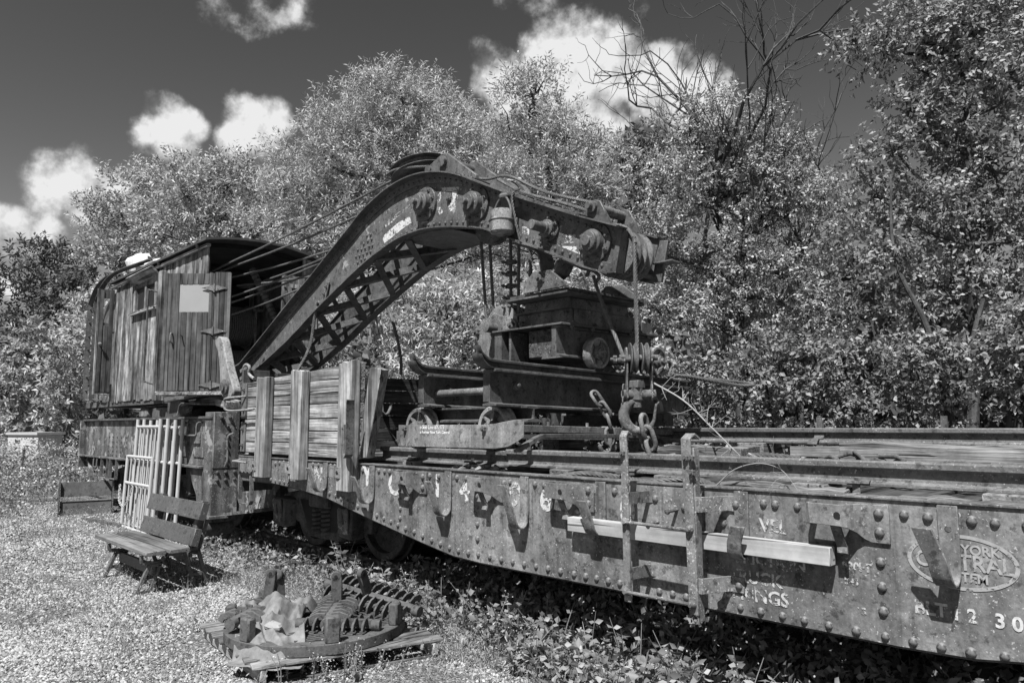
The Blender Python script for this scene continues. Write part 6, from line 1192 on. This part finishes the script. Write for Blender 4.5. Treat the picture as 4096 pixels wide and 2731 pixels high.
# ---- sparse yard weeds and straw
Ps = [scatter(1500, (-16.5, -3.6), (-2.5, .3), R), scatter(900, (-7.8, -3.0), (-.55, .4), R)]; P = np.concatenate(Ps); P = np.repeat(P, 5, 0) + R.normal(0, .025, (len(P) * 5, 3)) * (1, 1, 0)
keep = ~((P[:, 0] > -6.0) & (P[:, 0] < -4.25) & (P[:, 1] < -.35) & (P[:, 1] > -1.7)); P = P[keep]; v1, f1, tp_ = stems(P, R.uniform(.03, .16, len(P)), np.full(len(P), .0028), R, .35)
lv = leaves(np.repeat(tp_, 2, 0), R.normal(0, 1, (len(tp_) * 2, 3)) + (0, 0, .3), R.uniform(.015, .04, len(tp_) * 2), R.uniform(.005, .013, len(tp_) * 2), .2, R); gv_, gf_ = cat_mesh((v1, f1), lv)
o = bpy.data.objects.new('yard_grass', bulk_mesh('yard_grass', gv_, gf_, M['grass'])); COL.objects.link(o); o['kind'] = 'stuff'; o['label'] = 'sparse short grass and straw sprouting from the gravel'; o['category'] = 'grass'
# ---- dense cover under and along the car
P = scatter(2600, (-6.5, 1.5), (-.35, 2.8), R); P = P[P[:, 1] > -.15 - .5 * np.clip(P[:, 0] + 4.2, 0, 3)]; Q = scatter(900, (-10.2, -5.0), (-.1, 1.2), R); Q = Q[R.uniform(0, 1, len(Q)) < .8]; Q3 = scatter(1300, (-6.0, .6), (.2, .85), R); Q2 = scatter(1500, (-3.6, .6), (-1.6, .2), R); Q2 = Q2[Q2[:, 1] > -.25 - .55 * (Q2[:, 0] + 3.6)]; nq = len(Q3); P = np.concatenate([P, Q, Q2, Q3])
h = R.uniform(.05, .24, len(P)); h[-nq:] *= 1.7; v, f, top = stems(P, h, np.full(len(P), .004), R, .3); lp = (P[:, None] + (top - P)[:, None] * R.uniform(.3, 1, (len(P), 6, 1))).reshape(-1, 3) + R.normal(0, .02, (len(P) * 6, 3))
lv = leaves(lp, R.normal(0, 1, (len(lp), 3)) + (0, 0, .15), R.uniform(.035, .085, len(lp)), R.uniform(.02, .05, len(lp)), .2, R); cv, cf = cat_mesh((v, f), lv)
o = bpy.data.objects.new('ground_cover', bulk_mesh('ground_cover', cv, cf, M['lf_g'])); COL.objects.link(o); o['kind'] = 'stuff'; o['label'] = 'low leafy ground cover growing under the flat car'; o['category'] = 'ground cover'
# ---- single weeds one can tell apart
def weed(x, y, h, nst, leafL, leafW, label, group, seed, mat='lf_g', flowers=False, nleaf=10):
    R = np.random.default_rng(seed); b = np.array((x, y, float(gz(x, y)))); t = thing('weed', label, 'weed', tuple(b), group); q = MB(); LP, LD = [], []; FP = []
    for s in range(nst):
        d = R.normal(0, .28, 2) * (0 if nst == 1 else 1); hh = h * R.uniform(.65, 1.05); pts = spline([b + (R.normal(0, .02), R.normal(0, .02), 0), b + (d[0] * hh * .4, d[1] * hh * .4, hh * .55), b + (d[0] * hh, d[1] * hh, hh)], 5); q.tube(pts, list(np.linspace(.005, .002, len(pts))), 5)
        for k in range(nleaf):
            u = .15 + .83 * k / nleaf; p = pts[int(u * (len(pts) - 1))]; a = k * 2.4 + R.uniform(0, .6); LP.append(p); LD.append((math.cos(a), math.sin(a), R.uniform(-.15, .5)))
        if flowers: FP += [pts[-1] + R.normal(0, .03, 3) * (1, 1, 1.4) - (0, 0, R.uniform(0, h * .3)) for _ in range(9)]
    LP, LD = np.array(LP), np.array(LD); n = len(LP); sc = np.clip(1.2 - (LP[:, 2] - b[2]) / h * .7, .35, 1.2)
    v, f = leaves(LP, LD, R.uniform(.8, 1.2, n) * leafL * sc, R.uniform(.8, 1.2, n) * leafW * sc, .18, R); me = bulk_mesh('leaves', v - b, f, M[mat]); put(bpy.data.objects.new('leaves', me), t)['kind'] = 'stuff'; part('stem', q, 'lf_g', t)
    if FP: v, f = leaves(np.array(FP), R.normal(0, 1, (len(FP), 3)), R.uniform(.010, .018, len(FP)), R.uniform(.008, .014, len(FP)), .1, R); put(bpy.data.objects.new('flowers', bulk_mesh('flowers', v - b, f, M['flower'])), t)['kind'] = 'stuff'
i = 0
for (x, y, h, ns, lL, lW, lb_, gp, m, fl) in [(-6.75, .28, .62, 4, .10, .05, 'tall leafy weed growing in front of the bogie spring', None, 'lf_v', False), (-6.45, .2, .5, 3, .10, .06, 'leafy weed right of the bogie spring weed', None, 'lf_v', False), (-7.75, .05, .34, 5, .13, .035, 'bushy weed at the left journal box', None, 'lf_g', False), (-7.45, -.05, .3, 4, .14, .04, 'low broad-leaved weed right of the left journal box', None, 'lf_g', False), (-9.1, -.1, .32, 3, .05, .02, 'flowering weed at the crane column foot', None, 'lf_g', True), (-6.0, .0, .36, 3, .05, .02, 'thin flowering weed left of the pallet boards', None, 'lf_g', True),
    (-4.55, .05, .42, 3, .075, .045, 'leafy weed behind the pallet right corner', None, 'lf_v', False), (-4.1, -.08, .48, 4, .08, .05, 'pale leafy weed below the first hook shadow', None, 'lf_v', True), (-3.45, -.25, .34, 4, .085, .055, 'broad-leaved weed cluster left of the ladder', None, 'lf_v', True), (-3.1, -.3, .36, 4, .09, .055, 'big-leaved weed just left of the ladder foot', None, 'lf_v', False), (-2.75, -.35, .40, 4, .05, .02, 'spiky flowering weed below the ladder', None, 'lf_g', True), (-2.35, -.45, .36, 4, .09, .04, 'leafy weed right of the ladder foot', None, 'lf_v', False), (-1.9, -.5, .36, 4, .11, .035, 'lance-leaved weed below the timber end', None, 'lf_v', False), (-1.5, -.5, .30, 4, .08, .05, 'nettle-like weed below the vertical rivet row', None, 'lf_v', False), (-1.15, -.55, .28, 4, .085, .055, 'broad-leaved weed below the herald', None, 'lf_v', False), (-2.2, -.85, .25, 5, .07, .045, 'leafy weed at the bottom edge right of the gravel', None, 'lf_v', False), (-1.7, -.95, .25, 5, .08, .05, 'leafy weed at the bottom edge in the middle of the weed belt', None, 'lf_v', False), (-1.35, -.95, .22, 5, .08, .05, 'leafy weed at the bottom right near the corner', None, 'lf_v', False), (-2.7, -.7, .28, 4, .07, .045, 'small leafy weed at the gravel edge', None, 'lf_v', True), (-10.9, -1.75, .55, 2, .09, .02, 'single tall weed standing in the open gravel on the left', None, 'lf_g', False)]:
    weed(x, y, h, ns, lL, lW, lb_, gp, 200 + i, m, fl); i += 1
for k in range(16):
    u = random.uniform(.1, 1.05); p = ppt(1.03 if k % 3 else random.uniform(.9, 1.1), u, 0); weed(float(p[0]) + random.uniform(0, .08), float(p[1]) - random.uniform(0, .06), random.uniform(.1, .22), 2, .02, .008, 'thin upright weed along the front edge of the pallet', 'weeds along the pallet', 300 + k, 'grass', True, 14)
for k in range(30):
    x = -6.2 + 5.4 * k / 29 + random.uniform(-.1, .1); weed(x, random.uniform(-.12, .30), random.uniform(.22, .46), 4, .085, .05, 'leafy weed at the edge of the shade under the flat car', 'weeds under the flat car', 400 + k, 'lf_v', k % 4 == 0)
for k in range(34):
    x = random.uniform(-3.7, -.75); weed(x, random.uniform(-.95, -.1) if x > -2.6 else random.uniform(-.45, -.05), random.uniform(.12, .3), 5, .07, .045, 'low leafy weed in the belt along the flat car', 'weed belt along the flat car', 500 + k, 'lf_v', False)
for k in range(22):
    weed(random.uniform(-2.7, -.6), random.uniform(-.4, .2), random.uniform(.3, .5), 4, .09, .052, 'taller leafy weed reaching up to the sill right of the ladder', 'tall weeds right of the ladder', 600 + k, 'lf_v', k % 5 == 0)
